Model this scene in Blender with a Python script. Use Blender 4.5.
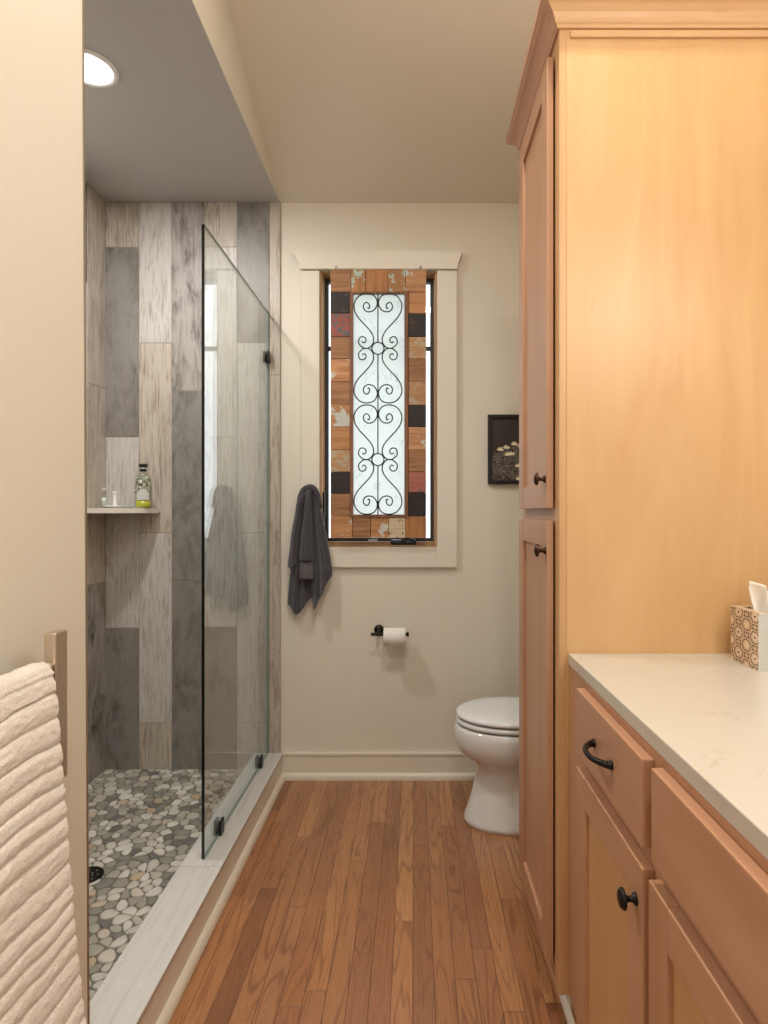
import bpy, bmesh, math, random
from mathutils import Vector, Matrix, noise as mnoise
random.seed(7)
PI = math.pi
for o in list(bpy.data.objects):
    bpy.data.objects.remove(o)
SC = bpy.context.scene
COL = SC.collection

def lin(c):
    return tuple(((v/255)/12.92 if v/255 <= .04045 else ((v/255+.055)/1.055)**2.4) for v in c) + (1.0,)

# ------------------------------------------------------------------ camera
H = 1.27            # eye height
FPX = 600.0         # focal length in pixels (frame 768 x 1024)
cam_d = bpy.data.cameras.new('camera')
cam_d.sensor_fit = 'VERTICAL'
cam_d.sensor_height = 24.0
cam_d.lens = 24.0*FPX/1024
cam_d.shift_x = -30/1024
cam_d.clip_start = .02
cam = bpy.data.objects.new('camera', cam_d)
COL.objects.link(cam)
cam.location = (0, 0, H)
cam.rotation_euler = (PI/2, 0, 0)
SC.camera = cam

# ------------------------------------------------------------------ world (overcast daylight)
w = bpy.data.worlds.new('World'); SC.world = w
w.use_nodes = True
wn = w.node_tree
bg = wn.nodes['Background']
bg.inputs['Color'].default_value = (.93, .96, 1.0, 1)
bg.inputs['Strength'].default_value = 1.9
SC.view_settings.view_transform = 'Standard'
SC.view_settings.look = 'None'
SC.view_settings.gamma = 1
SC.view_settings.use_curve_mapping = False
SC.view_settings.exposure = 0.45
try:
    SC.cycles.use_denoising = True
    SC.cycles.max_bounces = 10
    SC.cycles.transparent_max_bounces = 16
    SC.cycles.sample_clamp_indirect = 6
    SC.cycles.caustics_reflective = False
    SC.cycles.caustics_refractive = False
except Exception:
    pass

def area_light(name, loc, size, power, color, rot=(0, 0, 0), shape='DISK', size_y=None, spread=PI):
    d = bpy.data.lights.new(name, 'AREA')
    d.shape = shape; d.size = size
    if size_y: d.size_y = size_y
    d.energy = power; d.color = color; d.spread = spread
    o = bpy.data.objects.new(name, d)
    o.location = loc; o.rotation_euler = rot
    COL.objects.link(o)
    return o

SLOPE = 1/3.0
Y_FLAT = 0.9
WARM = (1.0, .945, .86)
NEUT = (1.0, .98, .96)
# daylight portal at the window
pt = area_light('daylight_portal', (-.17, 2.99, 1.78), .55, 1, (1, 1, 1), rot=(-PI/2, 0, 0), shape='RECTANGLE', size_y=1.32)
pt.data.cycles.is_portal = True
L_SHOWER = 14.0
L_CEIL = 17.0
L_CEIL2 = 12.0
L_VAN = 1.9

# ------------------------------------------------------------------ materials
def mat(name, color=(.8, .8, .8), rough=.5, metal=0, spec=.5, coat=0, coat_rough=.1):
    m = bpy.data.materials.new(name); m.use_nodes = True
    b = m.node_tree.nodes['Principled BSDF']
    b.inputs['Base Color'].default_value = lin(color) if max(color) > 1.01 else tuple(color)+(1,)
    b.inputs['Roughness'].default_value = rough
    b.inputs['Metallic'].default_value = metal
    b.inputs['Specular IOR Level'].default_value = spec
    b.inputs['Coat Weight'].default_value = coat
    b.inputs['Coat Roughness'].default_value = coat_rough
    return m

class NT:
    def __init__(s, m):
        s.m = m; s.t = m.node_tree; s.b = s.t.nodes['Principled BSDF']
    def n(s, kind, **kw):
        x = s.t.nodes.new(kind)
        for k, v in kw.items(): setattr(x, k, v)
        return x
    def l(s, a, b): s.t.links.new(a, b)
    def _set(s, inp, v):
        if v is None: return
        if hasattr(v, 'is_output') or hasattr(v, 'links'): s.l(v, inp)
        else: inp.default_value = v
    def math(s, op, a, b=None, c=None, clamp=False):
        x = s.n('ShaderNodeMath', operation=op, use_clamp=clamp)
        s._set(x.inputs[0], a); s._set(x.inputs[1], b); s._set(x.inputs[2], c)
        return x.outputs[0]
    def mix(s, f, a, b, mode='MIX'):
        x = s.n('ShaderNodeMix', data_type='RGBA', blend_type=mode)
        s._set(x.inputs[0], f); s._set(x.inputs[6], a); s._set(x.inputs[7], b)
        return x.outputs[2]
    def coord(s, scale=(1, 1, 1), loc=(0, 0, 0), rot=(0, 0, 0), vec=None):
        if vec is None: vec = s.n('ShaderNodeTexCoord').outputs['Object']
        mp = s.n('ShaderNodeMapping')
        s.l(vec, mp.inputs[0]); mp.inputs['Scale'].default_value = scale
        mp.inputs['Rotation'].default_value = rot
        s._set(mp.inputs['Location'], loc)
        return mp.outputs[0]
    def noise(s, vec, scale=5, detail=4, rough=.5, dist=0, out=0):
        x = s.n('ShaderNodeTexNoise')
        s.l(vec, x.inputs['Vector']); x.inputs['Scale'].default_value = scale
        x.inputs['Detail'].default_value = detail; x.inputs['Roughness'].default_value = rough
        x.inputs['Distortion'].default_value = dist
        return x.outputs[out]
    def ramp(s, f, stops, interp='LINEAR'):
        x = s.n('ShaderNodeValToRGB'); x.color_ramp.interpolation = interp
        e = x.color_ramp.elements
        while len(e) < len(stops): e.new(.5)
        for i, (p, c) in enumerate(stops):
            e[i].position = p
            e[i].color = c if len(c) == 4 else lin(c)
        s.l(f, x.inputs[0]); return x.outputs[0]
    def bump(s, h, strength=.3, dist=.01):
        x = s.n('ShaderNodeBump'); x.inputs['Strength'].default_value = strength
        x.inputs['Distance'].default_value = dist
        s.l(h, x.inputs['Height']); s.l(x.outputs[0], s.b.inputs['Normal'])
    def island(s):
        return s.n('ShaderNodeNewGeometry').outputs['Random Per Island']
W4 = (1, 1, 1, 1); K4 = (0, 0, 0, 1)

def paint(name, col, rough=.6):
    m = mat(name, col, rough); t = NT(m)
    t.bump(t.noise(t.coord(), 180, 3), .08, .002)
    return m
M_wall = paint('cream_wall_paint', (222, 214, 199))
M_ceil = paint('cream_ceiling_paint', (226, 216, 200))
M_shceil = paint('grey_shower_ceiling', (186, 184, 182))  # greyer tone than the main ceiling
M_trim = paint('semigloss_trim_paint', (224, 216, 201), .35)
M_black = mat('oil_rubbed_bronze', (30, 26, 24), .38, .6)
M_bronze = mat('warm_bronze', (70, 45, 30), .3, .8)
M_iron = mat('wrought_iron', (28, 30, 32), .5, .4)
M_nickel = mat('brushed_nickel', (220, 206, 190), .36, 1.0)
M_porc = mat('glazed_porcelain', (222, 222, 220), .12, coat=.6, coat_rough=.05)
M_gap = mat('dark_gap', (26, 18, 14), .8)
M_white = mat('white_plastic', (232, 232, 230), .35)

def maple(name, axis='Z', tone=(224, 182, 134), t2=(206, 158, 108), rough=.42):
    m = mat(name, tone, rough, coat=.22, coat_rough=.36); t = NT(m)
    sc = {'Z': (6, 6, 1.1), 'Y': (6, 1.1, 6), 'X': (1.1, 6, 6)}[axis]
    sc2 = {'Z': (60, 60, 2.2), 'Y': (60, 2.2, 60), 'X': (2.2, 60, 60)}[axis]
    r = t.math('MULTIPLY', t.island(), 9.0)
    cb = t.n('ShaderNodeCombineXYZ'); t.l(r, cb.inputs[0]); t.l(r, cb.inputs[2])
    a = t.noise(t.coord(sc, loc=cb.outputs[0]), 1.0, 4, .55, 1.2)
    fine = t.noise(t.coord(sc2, loc=cb.outputs[0]), 1.0, 3, .6, .3)
    c = t.ramp(a, [(.3, t2), (.7, tone)])
    c = t.mix(t.math('MULTIPLY', t.ramp(fine, [(.4, K4), (.75, W4)]), .09), c, lin((190, 140, 96)))
    fl = t.noise(t.coord({'Z': (25, 25, 6), 'Y': (25, 6, 25), 'X': (6, 25, 25)}[axis], loc=(3, 5, 1)), 1.0, 2, .5)
    c = t.mix(t.math('MULTIPLY', t.ramp(fl, [(.70, K4), (.78, W4)]), .25), c, lin((168, 112, 66)))
    t.l(c, t.b.inputs['Base Color'])
    t.bump(fine, .05, .001)
    return m
M_mapZ = maple('maple_vertical', 'Z', (214, 174, 124), (202, 157, 106))
M_mapFZ = maple('maple_shaded_face_vertical', 'Z', (192, 148, 116), (176, 131, 98))  # maple fronts: their shade is put into this deeper colour
M_mapFY = maple('maple_shaded_face_horizontal', 'Y', (192, 146, 117), (176, 130, 99))  # rails and drawers, shade of the fronts also in the colour
M_mapP = maple('maple_panel', 'Z', (206, 164, 118), (192, 146, 100))
M_mapX = maple('maple_crosswise', 'X', (218, 178, 134), (202, 158, 112))

def make_floor():
    m = mat('oak_strip_floor', (170, 110, 65), .3, coat=.35, coat_rough=.2); t = NT(m)
    sep = t.n('ShaderNodeSeparateXYZ'); t.l(t.n('ShaderNodeTexCoord').outputs['Object'], sep.inputs[0])
    X, Y = sep.outputs[0], sep.outputs[1]
    Wd = .0572
    xs = t.math('DIVIDE', t.math('ADD', X, 10.013), Wd)
    ci = t.math('FLOOR', xs); fx = t.math('SUBTRACT', xs, ci)
    wn1 = t.n('ShaderNodeTexWhiteNoise', noise_dimensions='1D'); t.l(ci, wn1.inputs['W'])
    L = t.math('ADD', t.math('MULTIPLY', wn1.outputs[0], .55), .75)
    ys = t.math('ADD', t.math('DIVIDE', t.math('ADD', Y, 10), L), t.math('MULTIPLY', wn1.outputs[0], 37.7))
    ri = t.math('FLOOR', ys); fy = t.math('SUBTRACT', ys, ri)
    cb = t.n('ShaderNodeCombineXYZ'); t.l(ci, cb.inputs[0]); t.l(ri, cb.inputs[1])
    wn2 = t.n('ShaderNodeTexWhiteNoise', noise_dimensions='2D'); t.l(cb.outputs[0], wn2.inputs['Vector'])
    rnd = wn2.outputs[0]
    base = t.ramp(rnd, [(0, (120, 78, 50)), (.2, (152, 102, 66)), (.6, (170, 118, 77)), (.85, (186, 135, 90)), (1, (132, 84, 62))])
    off = t.n('ShaderNodeCombineXYZ')
    t.l(t.math('MULTIPLY', rnd, 40), off.inputs[0]); t.l(t.math('MULTIPLY', rnd, 91), off.inputs[1]); t.l(t.math('MULTIPLY', rnd, 13), off.inputs[2])
    va = t.n('ShaderNodeVectorMath', operation='ADD'); t.l(t.n('ShaderNodeTexCoord').outputs['Object'], va.inputs[0]); t.l(off.outputs[0], va.inputs[1])
    # cathedral grain: contour lines of a stretched noise
    big = t.noise(t.coord((12, 1.0, 1), vec=va.outputs[0]), 1, 2, .45, .3)
    rings = t.math('SINE', t.math('MULTIPLY', big, 84))
    rings = t.ramp(t.math('ADD', t.math('MULTIPLY', rings, .5), .5), [(.02, W4), (.30, K4)])
    pores = t.noise(t.coord((420, 16, 1), vec=va.outputs[0]), 1, 3, .6)
    pores = t.ramp(pores, [(.42, K4), (.68, W4)])
    g = t.math('ADD', t.math('MULTIPLY', rings, .52), t.math('MULTIPLY', pores, .38), clamp=True)
    c = t.mix(g, base, lin((112, 70, 44)))
    vr = t.noise(t.coord((3, 1.2, 1), vec=va.outputs[0]), 1, 3)
    c = t.mix(t.math('MULTIPLY', t.ramp(vr, [(.35, K4), (.7, W4)]), .3), c, lin((180, 120, 76)))
    ex = t.math('MINIMUM', fx, t.math('SUBTRACT', 1.0, fx))
    ey = t.math('MULTIPLY', t.math('MINIMUM', fy, t.math('SUBTRACT', 1.0, fy)), t.math('DIVIDE', L, Wd))
    e = t.math('MINIMUM', ex, ey)
    gap = t.ramp(e, [(.004, K4), (.022, W4)])
    c = t.mix(gap, lin((72, 42, 26)), c)
    t.l(c, t.b.inputs['Base Color'])
    t.l(t.math('ADD', t.math('MULTIPLY', g, .12), .27), t.b.inputs['Roughness'])
    t.bump(t.math('SUBTRACT', gap, t.math('MULTIPLY', g, .12)), .35, .0015)
    return m
M_floor = make_floor()

def tile_mat(name, base, dark, streak, amt_s=.5, blot=.4, sc=(60, 60, 2.6), blot_lo=.5):
    m = mat(name, base, .42, spec=.45); t = NT(m)
    r = t.math('MULTIPLY', t.island(), 23.0)
    cb = t.n('ShaderNodeCombineXYZ'); t.l(r, cb.inputs[0]); t.l(r, cb.inputs[1]); t.l(r, cb.inputs[2])
    st = t.noise(t.coord(sc, loc=cb.outputs[0]), 1, 5, .62, .8)
    bl = t.noise(t.coord((7, 7, 3.2), loc=cb.outputs[0]), 1, 7, .68, .6)
    b2 = t.noise(t.coord((26, 26, 11), loc=cb.outputs[0]), 1, 5, .65, .5)
    c = t.mix(t.math('MULTIPLY', t.ramp(st, [(.48, K4), (.70, W4)]), amt_s), lin(base), lin(streak))
    mask = t.math('MULTIPLY', t.ramp(bl, [(blot_lo, K4), (blot_lo+.16, W4)]), t.ramp(b2, [(.35, K4), (.6, W4)]))
    c = t.mix(t.math('MULTIPLY', mask, blot), c, lin(dark))
    wh = t.ramp(t.noise(t.coord((40, 40, 8), loc=(4, 2, 9)), 1, 6, .7, .5), [(.58, K4), (.68, W4)])
    c = t.mix(t.math('MULTIPLY', wh, .25), c, lin(tuple(min(255, int(v*1.25)) for v in base)))
    t.l(c, t.b.inputs['Base Color'])
    t.bump(st, .12, .002)
    return m
M_tl = tile_mat('tile_whitewashed', (198, 194, 188), (132, 116, 102), (142, 128, 116), .8, .4, (95, 95, 9), blot_lo=.54)
M_tb = tile_mat('tile_beige_rustic', (190, 181, 168), (118, 98, 82), (130, 108, 90), .8, .55, (80, 80, 6), blot_lo=.51)
M_td = tile_mat('tile_grey_concrete', (138, 134, 129), (86, 80, 74), (114, 108, 101), .6, .75, (14, 14, 7), blot_lo=.46)
M_tm = tile_mat('tile_mottled_grey', (168, 163, 157), (70, 62, 56), (112, 103, 95), .75, 1.0, (40, 40, 4), blot_lo=.45)
M_tr = tile_mat('tile_brown_patina', (158, 147, 134), (96, 78, 64), (120, 104, 88), .6, .85, (16, 16, 5), blot_lo=.43)
TM = dict(l=M_tl, b=M_tb, d=M_td, m=M_tm, r=M_tr)
M_tcurb = tile_mat('tile_curb_whitewashed', (206, 204, 200), (150, 142, 134), (168, 162, 154), .5, .2, (60, 2.6, 60), blot_lo=.6)
M_grout = mat('grout', (150, 143, 133), .9)
M_pgrout = mat('pebble_grout', (112, 108, 100), .9)
M_pgrout_t = NT(M_pgrout); M_pgrout_t.bump(M_pgrout_t.noise(M_pgrout_t.coord(), 300, 3), .4, .002)

def pebble_mat():
    m = mat('river_pebble', (180, 176, 165), .55); t = NT(m)
    r = t.island()
    c = t.ramp(r, [(0, (98, 98, 94)), (.08, (124, 122, 114)), (.30, (152, 148, 136)), (.52, (176, 172, 158)), (.72, (196, 192, 182)), (.93, (212, 210, 202)), (1, (178, 154, 122))])
    n_ = t.noise(t.coord((1, 1, 1)), 45, 4, .6)
    c = t.mix(t.math('MULTIPLY', t.ramp(n_, [(.4, K4), (.75, W4)]), .25), c, lin((130, 124, 112)))
    t.l(c, t.b.inputs['Base Color'])
    return m
M_peb = pebble_mat()

def glass_mat(name, tint=(.90, .965, .94), rough=0.0):
    """clear architectural glass: Schlick reflection over tinted see-through"""
    m = bpy.data.materials.new(name); m.use_nodes = True
    nt = m.node_tree; nt.nodes.clear()
    out = nt.nodes.new('ShaderNodeOutputMaterial')
    mx = nt.nodes.new('ShaderNodeMixShader')
    tr = nt.nodes.new('ShaderNodeBsdfTransparent'); tr.inputs[0].default_value = tint+(1,)
    gl = nt.nodes.new('ShaderNodeBsdfGlossy'); gl.inputs['Roughness'].default_value = rough
    lw = nt.nodes.new('ShaderNodeLayerWeight'); lw.inputs[0].default_value = .5
    p = nt.nodes.new('ShaderNodeMath'); p.operation = 'POWER'; p.inputs[1].default_value = 5
    ma = nt.nodes.new('ShaderNodeMath'); ma.operation = 'MULTIPLY_ADD'; ma.inputs[1].default_value = .95; ma.inputs[2].default_value = .04
    nt.links.new(lw.outputs['Facing'], p.inputs[0]); nt.links.new(p.outputs[0], ma.inputs[0])
    nt.links.new(ma.outputs[0], mx.inputs[0]); nt.links.new(tr.outputs[0], mx.inputs[1]); nt.links.new(gl.outputs[0], mx.inputs[2])
    nt.links.new(mx.outputs[0], out.inputs[0])
    return m
M_glass = glass_mat('shower_glass', (.955, .982, .975))
M_wglass = glass_mat('window_glass', (.97, .985, .98))
M_bglass = glass_mat('bottle_glass', (.93, .96, .93))
M_gedge = mat('glass_edge', (14, 22, 20), .1)
M_gedge2 = mat('glass_edge_pale', (120, 140, 134), .15)

def emis(name, col, s):
    m = bpy.data.materials.new(name); m.use_nodes = True
    b = m.node_tree.nodes['Principled BSDF']
    b.inputs['Emission Color'].default_value = tuple(col)+(1,); b.inputs['Emission Strength'].default_value = s
    b.inputs['Base Color'].default_value = (.9, .9, .9, 1)
    return m
M_lamp = emis('lamp_diffuser', (1, .98, .95), 6)
M_lampw = emis('warm_lamp_diffuser', (1, .9, .75), 6)

# ------------------------------------------------------------------ mesh helpers
def BM(): return bmesh.new()
def box(bm, x0, x1, y0, y1, z0, z1, bev=0, mi=0, seg=2):
    r = bmesh.ops.create_cube(bm, size=1)
    vs = r['verts']
    for v in vs:
        v.co = Vector(((x0+x1)/2 + v.co.x*(x1-x0), (y0+y1)/2 + v.co.y*(y1-y0), (z0+z1)/2 + v.co.z*(z1-z0)))
    fs = set(f for v in vs for f in v.link_faces)
    for f in fs: f.material_index = mi
    if bev > 0:
        es = list(set(e for v in vs for e in v.link_edges))
        r2 = bmesh.ops.bevel(bm, geom=es, offset=bev, segments=seg, affect='EDGES', profile=.6)
        for f in r2['faces']: f.material_index = mi
    return vs
def lathe(bm, prof, c, axis='Z', n=32, mi=0, caps=True, sx=1, sy=1):
    """prof: list of (r, h)"""
    rings = []
    for r, h in prof:
        ring = []
        for i in range(n):
            a = 2*PI*i/n
            u, v = r*math.cos(a)*sx, r*math.sin(a)*sy
            p = {'Z': (u, v, h), 'X': (h, u, v), 'Y': (v, h, u)}[axis]
            ring.append(bm.verts.new(Vector(c)+Vector(p)))
        rings.append(ring)
    fs = []
    for a, b in zip(rings, rings[1:]):
        for i in range(n):
            fs.append(bm.faces.new((a[i], a[(i+1) % n], b[(i+1) % n], b[i])))
    if caps:
        fs.append(bm.faces.new(rings[0][::-1])); fs.append(bm.faces.new(rings[-1]))
    for f in fs: f.material_index = mi; f.smooth = True
    return rings
def tube(bm, pts, r, n=8, closed=False, mi=0, cap=True):
    pts = [Vector(p) for p in pts]; N = len(pts)
    rings = []; up = None
    for i, p in enumerate(pts):
        a = pts[(i-1) % N] if closed or i > 0 else p
        b = pts[(i+1) % N] if closed or i < N-1 else p
        t = (b-a).normalized()
        if up is None:
            up = t.orthogonal().normalized()
        up = (up - t*up.dot(t)).normalized()
        s = t.cross(up)
        rr = r[i] if isinstance(r, (list, tuple)) else r
        rings.append([bm.verts.new(p + (up*math.cos(2*PI*k/n)+s*math.sin(2*PI*k/n))*rr) for k in range(n)])
    prs = list(zip(rings, rings[1:])) + ([(rings[-1], rings[0])] if closed else [])
    for a, b in prs:
        for k in range(n):
            f = bm.faces.new((a[k], a[(k+1) % n], b[(k+1) % n], b[k])); f.smooth = True; f.material_index = mi
    if cap and not closed:
        bm.faces.new(rings[0][::-1]); bm.faces.new(rings[-1])
def catmull(pts, k=6):
    P = [Vector(p) for p in pts]; out = []
    Q = [P[0]*2-P[1]] + P + [P[-1]*2-P[-2]]
    for i in range(1, len(Q)-2):
        for j in range(k):
            t = j/k
            out.append(.5*((2*Q[i]) + (Q[i+1]-Q[i-1])*t + (2*Q[i-1]-5*Q[i]+4*Q[i+1]-Q[i+2])*t*t + (-Q[i-1]+3*Q[i]-3*Q[i+1]+Q[i+2])*t**3))
    out.append(P[-1]); return out
def prism(bm, poly, y0, y1, axis='Y', mi=0, smooth=False):
    """poly of 2D points in the plane across the axis (Y: x,z ; X: y,z ; Z: x,y)"""
    def mk(p, h): return {'Y': (p[0], h, p[1]), 'X': (h, p[0], p[1]), 'Z': (p[0], p[1], h)}[axis]
    a = [bm.verts.new(mk(p, y0)) for p in poly]; b = [bm.verts.new(mk(p, y1)) for p in poly]
    n = len(poly)
    fs = [bm.faces.new((a[i], a[(i+1) % n], b[(i+1) % n], b[i])) for i in range(n)]
    for f in fs: f.smooth = smooth
    fs += [bm.faces.new(a[::-1]), bm.faces.new(b)]
    for f in fs: f.material_index = mi
    return fs
def grid(bm, fn, nu, nv, mi=0):
    g = [[bm.verts.new(fn(u/nu, v/nv)) for v in range(nv+1)] for u in range(nu+1)]
    for i in range(nu):
        for j in range(nv):
            f = bm.faces.new((g[i][j], g[i+1][j], g[i+1][j+1], g[i][j+1])); f.smooth = True; f.material_index = mi
    return g
def obj(name, bm, mats, parent=None, loc=None, smooth=False):
    """mesh given in world coordinates; origin moved to parent's base (or loc)"""
    bmesh.ops.recalc_face_normals(bm, faces=bm.faces[:])
    off = Vector(parent.get('_w', (0, 0, 0))) if parent else Vector(loc or (0, 0, 0))
    for v in bm.verts: v.co -= off
    me = bpy.data.meshes.new(name); bm.to_mesh(me); bm.free()
    for m in (mats if isinstance(mats, (list, tuple)) else [mats]): me.materials.append(m)
    if smooth:
        for p in me.polygons: p.use_smooth = True
    o = bpy.data.objects.new(name, me); COL.objects.link(o)
    if parent: o.parent = parent
    else: o.location = off
    o['_w'] = tuple(off)
    return o
def tag(o, label=None, cat=None, group=None, kind=None):
    if label: o['label'] = label
    if cat: o['category'] = cat
    if group: o['group'] = group
    if kind: o['kind'] = kind
    return o
def thing(name, loc, label=None, cat=None, group=None, kind=None):
    o = bpy.data.objects.new(name, None); COL.objects.link(o); o.location = loc; o['_w'] = tuple(loc)
    o.empty_display_size = .1
    return tag(o, label, cat, group, kind)
def struct(name, bm, m, smooth=False): return tag(obj(name, bm, m, smooth=smooth), kind='structure')
def PX(px, py, D): return ((px-414)*D/FPX, H+(512-py)*D/FPX)    # size/position measured at distance D

# ================================================================== ROOM SHELL
XR, XL, XS = .93, -.64, -1.467      # right wall, left wall, shower left wall
YB, YE, YREAR = 2.864, 1.16, -1.5   # back wall, end of left wall, wall behind camera
ZC = 2.745
def zc(y): return ZC + (YB-max(y, Y_FLAT))*SLOPE
T = .1
b = BM(); box(b, XL-.1, XR+T, YREAR-T, YB+T, -.06, 0); struct('floor', b, M_floor)
# back wall with the window opening
OX0, OX1 = PX(320, 0, YB)[0], PX(437, 0, YB)[0]
OZ0, OZ1 = PX(0, 547, YB)[1], PX(0, 271, YB)[1]
b = BM()
WT = .15
box(b, XS-T, OX0, YB, YB+WT, -.06, 3.9); box(b, OX1, XR+T, YB, YB+WT, -.06, 3.9)
box(b, OX0, OX1, YB, YB+WT, -.06, OZ0); box(b, OX0, OX1, YB, YB+WT, OZ1, 3.9)
struct('wall_back', b, M_wall)
b = BM(); box(b, XR, XR+T, YREAR-T, YB+T, -.06, 3.9); struct('wall_right', b, M_wall)
b = BM(); box(b, XL-.14, XL, YREAR-T, YE, 0, 3.9, .004)
def lean(bm):
    for v in bm.verts:
        if v.co.y > YE-.2: v.co.y += .019-.0100*(v.co.z-.27)
lean(b); struct('wall_left', b, M_wall)
b = BM(); box(b, XL-T, XL, YE, YB, ZC+.0012, 3.9); struct('wall_left_upper', b, M_wall)
b = BM()
RX0, RX1, RZ0, RZ1 = -.45, .75, .9, 2.2
box(b, XL-T, RX0, YREAR-T, YREAR, -.06, 3.9); box(b, RX1, XR, YREAR-T, YREAR, -.06, 3.9)
box(b, RX0, RX1, YREAR-T, YREAR, -.06, RZ0); box(b, RX0, RX1, YREAR-T, YREAR, RZ1, 3.9)
struct('wall_rear', b, M_wall)
wr = thing('added_window_2', (.15, YREAR, RZ0), kind='structure')  # unseen window added behind the camera to bring daylight in
b = BM()
for a in ((RX0-.08, RX0, RZ0-.08, RZ1+.08), (RX1, RX1+.08, RZ0-.08, RZ1+.08), (RX0, RX1, RZ0-.08, RZ0), (RX0, RX1, RZ1, RZ1+.08)):
    box(b, a[0], a[1], YREAR, YREAR+.018, a[2], a[3])
box(b, .135, .165, YREAR-.06, YREAR-.03, RZ0, RZ1)
obj('window_frame', b, M_trim, wr)
b = BM(); box(b, RX0, RX1, YREAR-.05, YREAR-.044, RZ0, RZ1); obj('window_pane', b, M_wglass, wr)
p2 = area_light('daylight_portal', (.15, YREAR-.09, 1.55), 1.2, 1, (1, 1, 1), rot=(PI/2, 0, 0), shape='RECTANGLE', size_y=1.3)  # guides sky light through the added rear window
p2.data.cycles.is_portal = True
b = BM()
prism(b, [(YB, zc(YB)), (Y_FLAT, zc(Y_FLAT)), (YREAR, zc(0)), (YREAR, 4), (YB, 4)], XL, XR, 'X'); struct('ceiling', b, M_ceil)
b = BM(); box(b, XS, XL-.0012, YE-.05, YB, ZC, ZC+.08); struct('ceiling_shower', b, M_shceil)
# shower left & near walls (backing)
b = BM(); box(b, XS-T, XS-.012, YE-.15, YB, -.06, ZC+.1); struct('wall_shower_left_backing', b, M_wall)

# tiles ---------------------------------------------------------------
GT = .0028
def tiles(b, cols, zlo, zhi, place):
    """cols: (u0,u1,[z joints],[codes top->bottom])"""
    keys = list('lbdmr')
    for u0, u1, js, codes in cols:
        zs = [zhi] + list(js) + [zlo]
        for k in range(len(zs)-1):
            place(b, u0+GT/2, u1-GT/2, zs[k+1]+GT/2, zs[k]-GT/2, keys.index(codes[k]))
sT = 600/2.852
def zt(y): return H+(512-y)/sT
def xt(x): return (x-414)/sT
ZS = .045       # shower floor level
ZK = .125       # curb top
cols = [
 (XS, xt(139), [zt(247), zt(437), zt(628)], 'bdld'),
 (xt(139), xt(171.8), [zt(343), zt(533), zt(723)], 'lblb'),
 (xt(171.8), xt(204.3), [zt(391), zt(581)], 'mdd'),
 (xt(204.3), xt(237), [zt(247), zt(437), zt(627)], 'blld'),
 (xt(237), xt(269.5), [zt(342.5), zt(532.5), zt(723)], 'dlll'),
 (xt(269.5), -.636, [zt(375), zt(565)], 'bbb')]
b = BM()
box(b, XS-.01, -.637, 2.8535, YB, ZS-.05, ZC, mi=5)
tiles(b, cols, ZS-.02, ZC-.002, lambda b, u0, u1, z0, z1, k: box(b, u0, u1, 2.852, 2.858, z0, z1, .0008, k, 1))
tmats = [M_tl, M_tb, M_td, M_tm, M_tr, M_grout]
struct('wall_shower_back', b, tmats)
b = BM()
ys = [2.852 - .156*i for i in range(12)]
cols = []
jj = [(1.853, .94), (2.30, 1.39, .47), (2.05, 1.14, .22), (1.70, .79)]
for i in range(11):
    y1, y0 = ys[i], max(ys[i+1], YE)
    if y1-y0 < .01: break
    cd = ['bbm', 'dlbl', 'lmbl', 'ldm'][i % 4]
    cols.append((y0, y1, list(jj[i % 4]), cd[:len(jj[i % 4])+1]))
box(b, XS-.012, XS-.0015, YE-.05, 2.853, ZS-.05, ZC, mi=5)
tiles(b, cols, ZS-.02, ZC-.002, lambda b, u0, u1, z0, z1, k: box(b, XS-.006, XS, u0, u1, z0, z1, .0008, k, 1))
struct('wall_shower_left', b, tmats)
b = BM()
box(b, XS, XL-.14, YE-.1, YE-.008, ZS-.05, ZC, mi=5)
cols = [(XS+.156*i, min(XS+.156*(i+1), XL-.006), [2.3-.3*(i % 3), 1.39-.3*(i % 3)], ['bld', 'mdl', 'dbl'][i % 3]) for i in range(6) if XL-(XS+.156*i) > .02]
tiles(b, cols, ZS-.02, ZC-.002, lambda b, u0, u1, z0, z1, k: box(b, u0, u1, YE-.008, YE, z0, z1, .0008, k, 1))
struct('wall_shower_near', b, tmats)
M_edge = mat('tile_edge_trim', (150, 134, 116), .4, .5)
b = BM(); box(b, XL-.012, XL+.0006, YE-.001, YE+.0045, 0.126, ZC-.001, .0005, seg=1); lean(b); struct('trim_1', b, M_edge)

# curb ------------------------------------------------------------------
XCo, XCi = -.622, -.759
b = BM()
box(b, XCi+.004, XCo-.008, YE, 2.853, 0, ZK-.012, mi=0)
box(b, XCo-.012, XCo-.006, YE-.0, YB, 0, ZK-.008, .001, mi=1, seg=1)      # painted face
yy = 2.852
while yy > YE:
    y0 = max(yy-.914, YE)
    box(b, XCi, XCo, y0+.001, yy-.001, ZK-.010, ZK, .0025, mi=2)
    yy = y0
box(b, XCi, XCi+.008, YE, 2.852, ZS-.02, ZK-.0105, mi=2)
struct('shower_curb', b, [M_grout, M_trim, M_tcurb])
b = BM(); box(b, XCo-.0075, XCo-.0025, YE, YB, ZK-.016, ZK-.010, .001, mi=0, seg=1); struct('trim_2', b, M_edge)
def shoe_poly(c, w_, h_, s=1):     # quarter-round, c = wall coordinate, growing to s*w
    return [(c, 0)] + [(c+s*w_*math.cos(a), h_*math.sin(a)) for a in [i*PI/2/6 for i in range(7)]]
b = BM(); prism(b, shoe_poly(XCo-.007, .020, .026), YREAR, YB, 'Y'); struct('trim_3', b, M_trim)

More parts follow.
